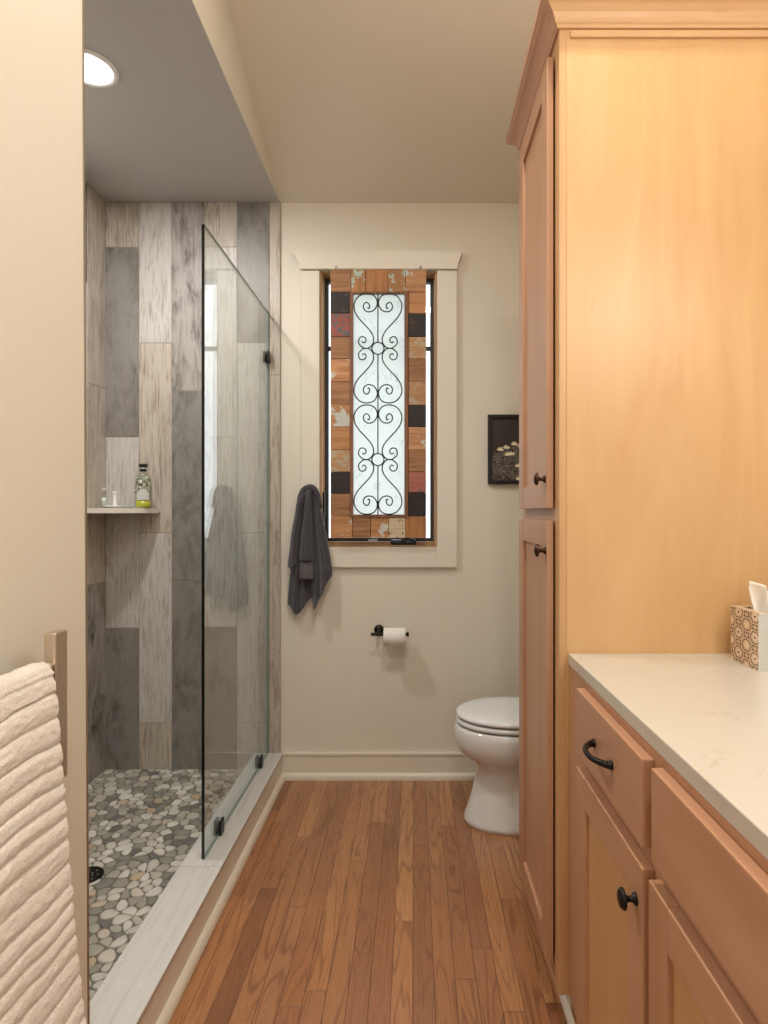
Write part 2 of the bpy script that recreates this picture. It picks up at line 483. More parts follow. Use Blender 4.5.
# pebble floor ------------------------------------------------------------
def pebble_floor():
    b = BM()
    x0, x1, y0, y1 = XS, XCi+.002, YE, 2.853
    # sloped grout bed
    box(b, x0-.005, x1, y0-.01, y1+.005, ZS-.05, ZS, mi=1)
    rnd = random.Random(11)
    st = .0325
    pts = []
    # sites in a locally stretched grid -> elongated stones of varied direction
    tries = 0
    cell = {}
    def key(x, y): return (int(x/st), int(y/st))
    while tries < 60000:
        tries += 1
        x = rnd.uniform(x0, x1); y = rnd.uniform(y0, y1)
        a = 2.2*mnoise.noise(Vector((x*5, y*5, 0)))*PI
        ok = True
        kx, ky = key(x, y)
        for i in range(kx-2, kx+3):
            for j in range(ky-2, ky+3):
                for (px, py, pa, pr) in cell.get((i, j), ()):
                    dx, dy = x-px, y-py
                    c, s = math.cos(pa), math.sin(pa)
                    u, v = dx*c+dy*s, -dx*s+dy*c
                    if (u/1.5)**2+(v/.78)**2 < (pr)**2: ok = False; break
                if not ok: break
            if not ok: break
        if ok:
            r = st*rnd.uniform(.72, 1.12)
            cell.setdefault((kx, ky), []).append((x, y, a, r)); pts.append((x, y, a, r))
    for (x, y, a, r) in pts:
        # voronoi cell by half-plane clipping (in the stone's own stretched metric)
        poly = [(-.06, -.06), (.06, -.06), (.06, .06), (-.06, .06)]
        kx, ky = key(x, y)
        for i in range(kx-3, kx+4):
            for j in range(ky-3, ky+4):
                for (px, py, pa, pr) in cell.get((i, j), ()):
                    dx, dy = px-x, py-y
                    d2 = dx*dx+dy*dy
                    if d2 < 1e-9 or d2 > .012: continue
                    w_ = r/(r+pr)
                    lim = d2*w_
                    new = []
                    for q in range(len(poly)):
                        A, B_ = poly[q], poly[(q+1) % len(poly)]
                        da = A[0]*dx+A[1]*dy-lim; db = B_[0]*dx+B_[1]*dy-lim
                        if da <= 0: new.append(A)
                        if da*db < 0:
                            t = da/(da-db); new.append((A[0]+(B_[0]-A[0])*t, A[1]+(B_[1]-A[1])*t))
                    poly = new
                    if len(poly) < 3: break
        if len(poly) < 3: continue
        cl = [(min(max(px_+x, x0+.001), x1-.001)-x, min(max(py_+y, y0+.001), y1-.001)-y) for px_, py_ in poly]
        cx = sum(p[0] for p in cl)/len(cl); cy = sum(p[1] for p in cl)/len(cl)
        pl = [Vector(p) for p in cl]
        for _ in range(3):
            pl = [q for k in range(len(pl)) for q in (pl[k]*.72+pl[(k+1) % len(pl)]*.28, pl[k]*.28+pl[(k+1) % len(pl)]*.72)]
        if len(pl) > 26: pl = pl[::2]
        C_ = Vector((cx, cy))
        area = 0
        for k in range(len(pl)): area += pl[k].x*pl[(k+1) % len(pl)].y-pl[(k+1) % len(pl)].x*pl[k].y
        if abs(area)/2 < .00012: continue
        zt_ = .0045*rnd.uniform(.8, 1.15)
        rings = []
        for sc, zz in ((.93, -.001), (.92, zt_*.45), (.84, zt_*.85), (.60, zt_)):
            rings.append([b.verts.new((x+C_.x+(p.x-C_.x)*sc, y+C_.y+(p.y-C_.y)*sc, ZS+zz)) for p in pl])
        for A, B_ in zip(rings, rings[1:]):
            for k in range(len(pl)):
                f = b.faces.new((A[k], A[(k+1) % len(pl)], B_[(k+1) % len(pl)], B_[k])); f.smooth = True
        f = b.faces.new(rings[-1]); f.smooth = True
    return struct('shower_floor', b, [M_peb, M_pgrout])
pebble_floor()

# baseboards ---------------------------------------------------------------
def baseboard(name, x0, x1, y, s=-1):
    b = BM()
    box(b, x0, x1, y-.014, y, 0, .112, .0015, seg=1)
    box(b, x0, x1, y-.018, y, .112, .127, .004)
    prism(b, [(y-.014+py, pz) for py, pz in [(0, 0), (-.014, 0), (-.0135, .012), (-.011, .022), (-.006, .029), (0, .031)]], x0, x1, 'X')
    return struct(name, b, M_trim)
baseboard('baseboard_back', XCo-.006, XR, YB)
b = BM(); box(b, XL, XL+.014, YREAR, YE-.0, 0, .125, .002); struct('baseboard_left', b, M_trim)

# ================================================================== WINDOW
def window():
    wob = thing('window_1', ((OX0+OX1)/2, YB, OZ0), kind='structure')
    # casing
    yc = YB
    b = BM()
    zt0, zt1 = PX(0, 271.5, YB)[1], PX(0, 254, YB)[1]
    xa, xb = PX(300.5, 0, 2.845)[0], PX(457, 0, 2.845)[0]
    xa2, xb2 = PX(292, 0, 2.83)[0], PX(462.5, 0, 2.83)[0]
    # header: crown-like with raked ends
    b2 = [(xa, zt0), (xb, zt0), (xb+.006, zt0+.03), (xb2, zt1), (xa2, zt1), (xa-.006, zt0+.03)]
    fs = prism(b, b2, yc-.034, yc, 'Y')
    zb0 = PX(0, 567.5, 2.845)[1]
    box(b, xa, OX0, yc-.020, yc, zb0, zt0, .0015, seg=1)
    box(b, OX1, xb, yc-.020, yc, zb0, zt0, .0015, seg=1)
    box(b, OX0, OX1, yc-.020, yc, zb0, OZ0, .0015, seg=1)
    obj('window_casing', b, M_trim, wob)
    # wooden jamb liner
    M_jamb = maple('pine_jamb', 'Z', (196, 158, 112), (172, 132, 86))
    b = BM(); t = .010; y1 = YB+.12
    box(b, OX0, OX0+t, yc-.0, y1, OZ0, OZ1); box(b, OX1-t, OX1, yc, y1, OZ0, OZ1)
    box(b, OX0+t, OX1-t, yc, y1, OZ0, OZ0+t); box(b, OX0+t, OX1-t, yc, y1, OZ1-t, OZ1)
    # inner wood stop, facing the room
    s = .0145; t = .010; ys0, ys1 = YB+.045, YB+.10
    box(b, OX0+t, OX0+s, ys0, ys1, OZ0+t, OZ1-t); box(b, OX1-s, OX1-t, ys0, ys1, OZ0+t, OZ1-t)
    box(b, OX0+s, OX1-s, ys0-.02, ys1, OZ0+t, OZ0+.025, .002); box(b, OX0+s, OX1-s, ys0, ys1, OZ1-s, OZ1-t)
    obj('window_frame', b, M_jamb, wob)
    M_sash = mat('dark_sash', (38, 42, 46), .45)
    b = BM(); a = s; c = .0165; ya, yb_ = YB+.060, YB+.095
    X0, X1, Z0, Z1 = OX0+a, OX1-a, OZ0+.024, OZ1-a
    box(b, X0, X0+c, ya, yb_, Z0, Z1, .002); box(b, X1-c, X1, ya, yb_, Z0, Z1, .002)
    box(b, X0+c, X1-c, ya, yb_, Z0, Z0+c, .002); box(b, X0+c, X1-c, ya, yb_, Z1-c, Z1, .002)
    zm = PX(0, 349, YB+.08)[1]
    box(b, X0+c, X1-c, ya+.008, yb_-.008, zm-.010, zm+.010, .002)
    obj('window_sash', b, M_sash, wob)
    b = BM(); box(b, X0+c-.004, X1-c+.004, YB+.074, YB+.080, Z0+c-.004, Z1-c+.004); obj('window_pane', b, M_wglass, wob)
    # folding crank operator on the sill, small white latch, side lock lever
    b = BM()
    cx, cz = PX(403, 545, YB+.01)
    box(b, cx-.060, cx+.062, YB+.004, YB+.044, OZ0+t, OZ0+t+.024, .010, seg=3)
    box(b, cx-.010, cx+.012, YB-.004, YB+.040, OZ0+t+.010, OZ0+t+.036, .005)
    tube(b, [(cx, YB+.0, OZ0+t+.030), (cx+.03, YB-.002, OZ0+t+.030), (cx+.055, YB-.002, OZ0+t+.020)], .006, 8)
    obj('crank_handle', b, mat('crank_black', (34, 38, 42), .3, .2), wob)
    b = BM(); lx, _ = PX(373, 0, YB+.03); box(b, lx-.022, lx+.022, YB+.018, YB+.026, OZ0+.026, OZ0+.034, .002); obj('sill_label', b, M_white, wob)
    b = BM(); x = OX0+t; z0 = PX(0, 520, YB)[1]; z1 = PX(0, 492, YB)[1]
    box(b, x, x+.010, YB+.020, YB+.036, z0, z1, .004); box(b, x, x+.006, YB+.012, YB+.044, z0-.005, z0+.035, .002)
    obj('lock_lever', b, M_black, wob)
window()

# ================================================================== CEILING LIGHTS
def can_light(name, x, y, z, r, rotx, label, m, power, col, big=None):
    t = thing(name, (x, y, z), label, 'light')
    b = BM()
    prof = [(r, -.0), (r+.016, -.0), (r+.017, -.004), (r+.010, -.008), (r, -.008), (r-.002, -.002)]
    lathe(b, prof, (0, 0, 0), 'Z', 48, caps=False)
    b2 = BM(); lathe(b2, [(.001, -.003), (r*.6, -.0035), (r, -.003), (r, -.001)], (0, 0, 0), 'Z', 48, caps=True)
    for bb in (b, b2):
        bmesh.ops.rotate(bb, verts=bb.verts, cent=(0, 0, 0), matrix=Matrix.Rotation(rotx, 3, 'X'))
        for v in bb.verts: v.co += Vector((x, y, z))
    obj('trim_ring', b, M_white, t)
    obj('diffuser', b2, m, t)
    n = Matrix.Rotation(rotx, 3, 'X') @ Vector((0, 0, -1))
    area_light('can_lamp', Vector((x, y, z))+n*.012, r*1.9, power, col, rot=(rotx, 0, 0))
    return t
can_light('recessed_light', -1.080, 1.99, ZC, .075, 0, 'round recessed light glowing in the grey shower ceiling', M_lamp, L_SHOWER, NEUT)
can_light('recessed_light', .1, 1.05, zc(1.05)-.0, .075, -math.atan(SLOPE), 'added unseen round recessed light high in the sloped ceiling', M_lampw, L_CEIL, WARM)  # unseen lamp, added to brighten the room
can_light('recessed_light', .15, -.4, zc(-.4), .075, 0, 'added unseen round recessed light in the flat ceiling by the rear wall', M_lampw, L_CEIL2, WARM)  # second added lamp, out of view, lights the near end

def vanity_light():
    t = thing('vanity_light', (XR, .55, 2.15), 'bronze vanity light bar with three white glass shades on right wall', 'light')
    b = BM(); box(b, XR-.025, XR, .10, .82, 2.12, 2.20, .004); obj('back_plate', b, M_black, t)
    for yy in (.20, .46, .72):
        b = BM(); tube(b, [(XR-.02, yy, 2.16), (XR-.08, yy, 2.16), (XR-.11, yy, 2.14)], .008, 8); obj('arm', b, M_black, t)
        b = BM(); lathe(b, [(.025, 0), (.045, -.02), (.058, -.08), (.062, -.12), (.001, -.12)], (XR-.11, yy, 2.14), 'Z', 24); obj('lamp_shade', b, M_lampw, t)
        area_light('vanity_lamp', (XR-.11, yy, 2.005), .11, L_VAN*.6, WARM)
        d = bpy.data.lights.new('vanity_bulb', 'POINT'); d.energy = L_VAN; d.color = WARM; d.shadow_soft_size = .05
        o = bpy.data.objects.new('vanity_bulb', d); o.location = (XR-.20, yy, 2.09); COL.objects.link(o)
vanity_light()
# mirror over the vanity
t = thing('vanity_mirror', (XR, .5, 1.5), 'rectangular frameless mirror above the vanity counter', 'mirror')
b = BM(); box(b, XR-.012, XR-.001, .05, 1.15, 1.06, 1.98, .002); obj('mirror_glass', b, mat('mirror_silver', (.9, .9, .9), .02, 1.0), t)

# ================================================================== TALL CABINET
def shaker(name, parent, X, y0, y1, z0, z1, th=.020, st=.066, mz=None, my=None, bev=.0022, mp=None):
    """shaker door, face at x=X looking to -X"""
    mz = mz or M_mapFZ; my = my or M_mapFY
    b = BM()
    box(b, X, X+th, y0, y0+st, z0, z1, bev, 0); box(b, X, X+th, y1-st, y1, z0, z1, bev, 0)
    box(b, X+.0004, X+th, y0+st, y1-st, z0, z0+st, bev, 1); box(b, X+.0004, X+th, y0+st, y1-st, z1-st, z1, bev, 1)
    d = obj(name, b, [mz, my], parent)
    b = BM(); box(b, X+.009, X+th-.002, y0+st-.004, y1-st+.004, z0+st-.004, z1-st+.004)
    obj('door_panel', b, mp or mz, d)
    return d
def knob(parent, X, y, z, m, r=.0165, name='knob'):
    b = BM()
    lathe(b, [(.0001, 0), (.010, 0), (.0095, -.003), (.0055, -.006), (.0045, -.013), (.008, -.017), (r, -.0195), (r, -.0225), (r*.8, -.0265), (r*.4, -.0285), (.0001, -.029)], (X, y, z), 'X', 28, caps=False)
    return obj(name, b, m, parent)
XT = .354; YT = 1.463; YT2 = 1.955
t = thing('tall_cabinet', (.62, 1.7, 0), 'tall floor-to-near-ceiling maple linen cabinet with two shaker doors', 'cabinet')
b = BM()
box(b, XT+.018, XR-.001, YT, YT2, .092, 2.46, .001, 0, 1)
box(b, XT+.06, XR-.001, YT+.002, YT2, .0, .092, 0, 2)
# face frame
box(b, XT, XT+.018, YT, YT+.045, .092, 2.46, .0008, 3, 1); box(b, XT, XT+.018, YT2-.045, YT2, .092, 2.46, .0008, 1, 1)
box(b, XT+.0003, XT+.018, YT+.045, YT2-.045, 2.39, 2.46, 0, 1)
box(b, XT+.0003, XT+.018, YT+.045, YT2-.045, 1.235, 1.295, 0, 1)
box(b, XT+.0003, XT+.018, YT+.045, YT2-.045, .092, .15, 0, 1)
obj('cabinet_body', b, [M_mapZ, M_mapFZ, M_gap, M_mapP], t)
def crown_sweep():
    b = BM()
    # profile (offset outwards, z)
    pr = [(.0, 2.446), (.006, 2.446), (.008, 2.452), (.012, 2.456), (.014, 2.463), (.020, 2.474), (.031, 2.485), (.041, 2.491), (.043, 2.497), (.048, 2.500), (.048, 2.516), (0, 2.516)]
    corners = []
    for o_, z in pr:
        corners.append([(XR-.001, YT-o_, z), (XT-o_, YT-o_, z), (XT-o_, YT2+o_, z), (XR-.001, YT2+o_, z)])
    vs = [[b.verts.new(c) for c in row] for row in corners]
    for i in range(len(pr)-1):
        for k in range(3):
            f = b.faces.new((vs[i][k], vs[i][k+1], vs[i+1][k+1], vs[i+1][k])); f.material_index = 0 if k != 1 else 1
    b.faces.new([vs[-1][k] for k in range(4)])
    b.faces.new([v[0] for v in vs]); b.faces.new([v[3] for v in vs][::-1])
    return b
obj('crown_moulding', crown_sweep(), [M_mapX, M_mapFY], t)
b = BM(); box(b, XT+.026, XR-.002, YT-.007, YT, 2.424, 2.440, .002); obj('cove_strip', b, M_mapX, t)
XD = .334
d = shaker('door', t, XD, 1.507, 1.909, 1.279, 2.413, .0165); knob(d, XD, 1.530, 1.354, M_bronze)
d = shaker('door', t, XD, 1.507, 1.909, .131, 1.248, .0165); knob(d, XD, 1.524, 1.172, M_bronze)
# shoe moulding in front of the toe kicks
b = BM(); prism(b, [(.4145-px_, pz) for px_, pz in [(0, 0), (.034, 0), (.034, .010), (.030, .018), (.020, .021), (.016, .085), (0, .085)]], .2, YT2, 'Y'); struct('trim_4', b, M_trim)

# ================================================================== VANITY
XV = .378; XVD = .358
t = thing('vanity_cabinet', (.65, .9, 0), 'maple vanity base cabinet with drawer and shaker doors under white counter', 'cabinet')
b = BM()
box(b, XV+.018, XR-.001, .15, YT-.001, .105, .898, 0, 0)
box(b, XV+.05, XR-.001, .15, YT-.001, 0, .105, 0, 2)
# face frame: rails and stiles
for y0, y1 in ((1.30, YT-.0012), (.905, .960), (.15, .20)):
    box(b, XV, XV+.018, y0, y1, 0.092, .898, .0008, 0, 1)
for z0, z1 in ((.862, .898), (.70, .752), (.092, .150)):
    for y0, y1 in ((.96, 1.30), (.20, .905)):
        box(b, XV+.0003, XV+.018, y0, y1, z0, z1, 0, 1)
obj('cabinet_body', b, [M_mapFZ, M_mapFY, M_gap], t)
b = BM(); box(b, XV+.004, XV+.03, 1.395, YT-.006, .058, .0918, .001); obj('toe_block', b, mat('raw_maple_block', (150, 108, 66), .6), t)
b = BM(); box(b, XVD, XV-.0005, .942, 1.326, .742, .882, .003); dr = obj('drawer', b, M_mapFY, t)
# arched bar pull
b = BM()
cy, cz_ = 1.137, .812
pts = []
for i in range(21):
    u = i/20; a = (u-.5)*2
    pts.append((XVD-.006-.024*(1-abs(a)**2.6), cy+a*.052, cz_))
rr = [.0052+.0016*abs((i/20-.5)*2)**3 for i in range(21)]
tube(b, pts, rr, 10)
for s_ in (-1, 1):
    lathe(b, [(.0085, 0), (.0085, -.003), (.0065, -.006), (.0055, -.010)], (XVD, cy+s_*.052, cz_), 'X', 16)
obj('handle', b, M_black, dr)
b = BM(); box(b, XVD, XV-.0005, .235, .907, .742, .884, .003); obj('false_front', b, M_mapFY, t)
d = shaker('door', t, XVD, .942, 1.326, .130, .709, mp=M_mapP); knob(d, XVD, .968, .646, M_black)
d = shaker('door', t, XVD, .575, .917, .130, .709, mp=M_mapP); knob(d, XVD, .60, .646, M_black)
d = shaker('door', t, XVD, .235, .571, .130, .709, mp=M_mapP); knob(d, XVD, .545, .646, M_black)
def quartz():
    m = mat('white_quartz', (216, 206, 190), .22, coat=.2); tt = NT(m)
    a = tt.noise(tt.coord(), 3.5, 8, .6, 2.4)
    band = tt.math('ABSOLUTE', tt.math('SUBTRACT', a, .5))
    v = tt.ramp(band, [(0, W4), (.012, K4)])
    br = tt.ramp(tt.noise(tt.coord(), 9, 3), [(.52, K4), (.64, W4)])
    c = tt.mix(tt.math('MULTIPLY', tt.math('MULTIPLY', v, br), .38), lin((196, 189, 177)), lin((152, 132, 106)))
    tt.l(c, tt.b.inputs['Base Color']); return m
M_q = quartz()
b = BM(); box(b, .3755, XR-.001, .12, YT-.0012, .8985, .926, .0028, seg=3)
tag(obj('countertop', b, M_q), 'white quartz vanity countertop running beside the tall maple cabinet', 'countertop')

# ================================================================== TISSUE BOX
def tissue_box():
    X0, X1, Y0, Y1, Z0, Z1 = .744, .856, 1.296, 1.409, .9262, 1.0505
    t = thing('tissue_box', ((X0+X1)/2, (Y0+Y1)/2, Z0), 'patterned cube tissue box on white counter against the tall cabinet', 'tissue box')
    m = mat('hexagon_print', (200, 170, 140), .6); tt = NT(m)
    sep = tt.n('ShaderNodeSeparateXYZ'); tt.l(tt.n('ShaderNodeTexCoord').outputs['Object'], sep.inputs[0])
    u = tt.math('ADD', sep.outputs[0], sep.outputs[1]); v = sep.outputs[2]
    P, Q = .066, .046
    # diamond lattice distance
    def lat(px_, pv):
        a = tt.math('ABSOLUTE', tt.math('SUBTRACT', tt.math('FRACT', tt.math('ADD', tt.math('DIVIDE', u, P), px_)), .5))
        c = tt.math('ABSOLUTE', tt.math('SUBTRACT', tt.math('FRACT', tt.math('ADD', tt.math('DIVIDE', v, Q), pv)), .5))
        return tt.math('MAXIMUM', tt.math('ADD', a, tt.math('MULTIPLY', c, .55)), tt.math('MULTIPLY', c, 1.05)), a, c
    d1, a1, c1 = lat(10.0, 10.0); d2, a2, c2 = lat(10.5, 10.5)
    d = tt.math('MINIMUM', d1, d2)
    fill = tt.ramp(d, [(0.10, (226, 208, 182)), (.20, (216, 188, 160))])
    rings = tt.math('SINE', tt.math('MULTIPLY', d, 50.0))
    inner = tt.ramp(d2, [(.20, W4), (.21, K4)], 'CONSTANT')
    dark = tt.math('MULTIPLY', tt.ramp(tt.math('ADD', tt.math('MULTIPLY', rings, .5), .5), [(.50, K4), (.6, W4)]), tt.ramp(d, [(.17, K4), (.19, W4)]))
    # dots: break the rings
    dots = tt.ramp(tt.math('ADD', tt.math('MULTIPLY', tt.math('SINE', tt.math('MULTIPLY', tt.math('SUBTRACT', u, tt.math('MULTIPLY', v, 1.0)), 800.0)), .5), .5), [(.1, K4), (.2, W4)])
    dark = tt.math('MULTIPLY', dark, tt.math('ADD', tt.math('MULTIPLY', dots, .45), .55))
    cc = tt.mix(dark, fill, lin((52, 40, 34)))
    cen = tt.ramp(d1, [(.05, W4), (.07, K4)])
    cc = tt.mix(cen, cc, lin((50, 40, 36)))
    tt.l(cc, tt.b.inputs['Base Color'])
    m2 = mat('pale_box_side', (206, 206, 198), .6)
    t2 = NT(m2); sp = t2.n('ShaderNodeSeparateXYZ'); t2.l(t2.n('ShaderNodeTexCoord').outputs['Object'], sp.inputs[0])
    ln = t2.ramp(t2.math('FRACT', t2.math('MULTIPLY', sp.outputs[0], 160)), [(.0, (160, 160, 142)), (.15, (206, 206, 198)), (.9, (206, 206, 198))])
    up = t2.ramp(t2.math('GREATER_THAN', sp.outputs[2], .055), [(0, K4), (1, W4)])
    t2.l(t2.mix(up, ln, lin((204, 203, 196))), t2.b.inputs['Base Color'])
    b = BM(); vs = box(b, X0, X1, Y0, Y1, Z0, Z1)
    b.faces.ensure_lookup_table()
    for f in b.faces:
        c = f.calc_center_median()
        if c.y < Y0+.001: f.material_index = 1
        if c.z > Z1-.001: top = f
    # oval opening in the top
    r = bmesh.ops.inset_region(b, faces=[top], thickness=.022); 
    r2 = bmesh.ops.extrude_face_region(b, geom=[top])
    for v in [g for g in r2['geom'] if isinstance(g, bmesh.types.BMVert)]: v.co.z -= .03
    bmesh.ops.delete(b, geom=[top], context='FACES_ONLY') if top.is_valid else None
    obj('box_body', b, [m, m2], t)
    # tissue tuft
    b = BM()
    cx, cy = (X0+X1)/2, (Y0+Y1)/2
    def fn(u, v):
        wv = .026*(1-.12*v)
        x = cx-.006+(u-.5)*2*wv*(1+.15*v)
        y = cy + .014*math.sin(u*7+v*2.1)*(.4+.6*v) + .010*math.cos(u*13)*v
        z = Z1-.012 + v*(.062 + .012*math.cos(u*3.1) - .010*u)
        return Vector((x, y, z))
    grid(b, fn, 28, 14)
    def fn2(u, v):
        p = fn(1-u, v*.86); return p+Vector((.006, .012+.006*math.sin(u*9), -.004))
    grid(b, fn2, 28, 14)
    o = obj('tissue', b, mat('tissue_paper', (238, 230, 218), .9), t)
    md = o.modifiers.new('s', 'SOLIDIFY'); md.thickness = .0008
tissue_box()

# ================================================================== TOILET
def toilet():
    CY = 2.475
    t = thing('toilet', (.45, CY, 0), 'white toilet with closed lid by the back wall, half hidden by the tall cabinet', 'toilet')
    def oval(x_tip, x_back, hw, n=48, sharp=2.2):
        """egg outline: front tip at x_tip, widest ~60%, straight back"""
        pts = []
        L = x_back-x_tip
        for i in range(n):
            a = 2*PI*i/n
            c, s = math.cos(a), math.sin(a)
            if c < 0:
                x = x_tip+.235 + c*.235 if L > .3 else x_tip+L*.5+c*L*.5
                y = hw*math.copysign(abs(s)**(2/sharp), s)
                if L <= .3: pass
            else:
                x = (x_tip+.235 if L > .3 else x_tip+L*.5) + (L-.235 if L > .3 else L*.5)*(abs(c)**.75)
                y = hw*math.copysign(abs(s)**.62, s)*(1-.06*c)
            pts.append((x, y))
        return pts
    def loft(b, secs, capb=True, capt=True):
        rings = [[b.verts.new((x, CY+y, z)) for x, y in oval(xt_, xb_, hw)] for (z, xt_, xb_, hw) in secs]
        n = len(rings[0])
        for A, B_ in zip(rings, rings[1:]):
            for k in range(n):
                f = b.faces.new((A[k], A[(k+1) % n], B_[(k+1) % n], B_[k])); f.smooth = True
        if capb: b.faces.new(rings[0][::-1])
        if capt: b.faces.new(rings[-1])
    # bowl and pedestal (one casting)
    b = BM()
    loft(b, [(.0, .206, .80, .132), (.018, .205, .80, .133), (.03, .209, .80, .130), (.10, .232, .79, .121), (.17, .252, .78, .113), (.205, .260, .78, .112),
             (.238, .256, .78, .118), (.258, .240, .78, .130), (.278, .208, .78, .150), (.302, .180, .78, .167), (.335, .166, .78, .176), (.372, .165, .78, .178), (.397, .169, .78, .177), (.405, .175, .78, .172)])
    obj('bowl', b, M_porc, t)
    b = BM()
    loft(b, [(0.4095, 0.184, 0.660, 0.165), (0.4115, 0.176, 0.660, 0.173), (0.4180, 0.172, 0.660, 0.177), (0.4270, 0.175, 0.660, 0.175), (0.4300, 0.182, 0.660, 0.169)])
    obj('toilet_seat', b, mat('seat_white', (224, 225, 226), .18), t)
    b = BM()
    loft(b, [(0.4345, 0.186, 0.665, 0.165), (0.4365, 0.178, 0.665, 0.173), (0.4430, 0.173, 0.665, 0.178), (0.4490, 0.175, 0.665, 0.177), (0.4560, 0.183, 0.665, 0.171), (0.4605, 0.202, 0.660, 0.157), (0.4625, 0.250, 0.630, 0.117), (0.4630, 0.360, 0.550, 0.057)])
    obj('toilet_lid', b, mat('lid_white', (226, 227, 228), .16), t)
    b = BM(); loft(b, [(0.4040, 0.190, 0.650, 0.157), (0.4105, 0.190, 0.650, 0.157)]); loft(b, [(0.4295, 0.190, 0.650, 0.157), (0.4352, 0.190, 0.650, 0.157)]); obj('gap_shade_filler', b, M_gap, t)  # dark slabs paint the shade in the seat and lid gaps
    b = BM(); box(b, .70, .915, CY-.20, CY+.20, .385, .74, .02, seg=4); obj('tank', b, M_porc, t)
    b = BM(); box(b, .69, .922, CY-.21, CY+.21, .741, .775, .010, seg=3); obj('tank_lid', b, M_porc, t)
    b = BM(); tube(b, [(.70, CY-.14, .69), (.685, CY-.14, .69), (.68, CY-.10, .685), (.68, CY-.07, .68)], .007, 8); obj('flush_handle', b, M_nickel, t)
toilet()

# ================================================================== PAPER HOLDER
def paper():
    D = 2.795
    xr, zr = PX(394.8, 637.3, D)
    x0, _ = PX(371, 0, D); x1, _ = PX(408.5, 0, D)
    rx, rz = PX(379, 630, YB-.01)
    t = thing('toilet_paper_holder', (rx, YB, rz), 'black wall-mounted toilet paper holder below the window', 'toilet paper holder')
    b = BM(); lathe(b, [(.024, 0), (.024, -.006), (.021, -.010), (.009, -.012), (.008, -.030)], (rx, YB, rz), 'Y', 32); obj('rosette', b, M_black, t)
    b = BM(); tube(b, catmull([(rx, YB-.02, rz), (rx, YB-.05, rz), (rx, D+.006, rz-.004), (rx, D, zr+.012)], 4), .0075, 10)
    tube(b, [(x0, D, zr+.014), (x0+.012, D, zr+.014), (x1-.006, D, zr+.014)], .0078, 12)
    lathe(b, [(.007, 0), (.013, .001), (.013, .006), (.007, .008)], (x1-.006, D, zr+.014), 'X', 20)
    obj('arm', b, M_black, t)
    r = thing('toilet_paper_roll', (xr, D, zr), 'white toilet paper roll on the black wall holder', 'toilet paper')
    b = BM(); xa, _ = PX(383.7, 0, D); xb, _ = PX(405.6, 0, D)
    R = .0405; zz = zr+.014-.0107
    lathe(b, [(.020, 0), (R-.001, 0), (R, .001), (R, xb-xa-.001), (R-.001, xb-xa), (.020, xb-xa), (.020, 0)], (xa, D, zz), 'X', 40, caps=False)
    obj('paper', b, mat('toilet_tissue', (236, 232, 226), .95), r)
    b = BM(); lathe(b, [(.0195, .001), (.0195, xb-xa-.001), (.0185, xb-xa-.001), (.0185, .001), (.0195, .001)], (xa, D, zz), 'X', 32, caps=False)
    obj('cardboard_core', b, mat('cardboard', (170, 140, 105), .9), r)
paper()

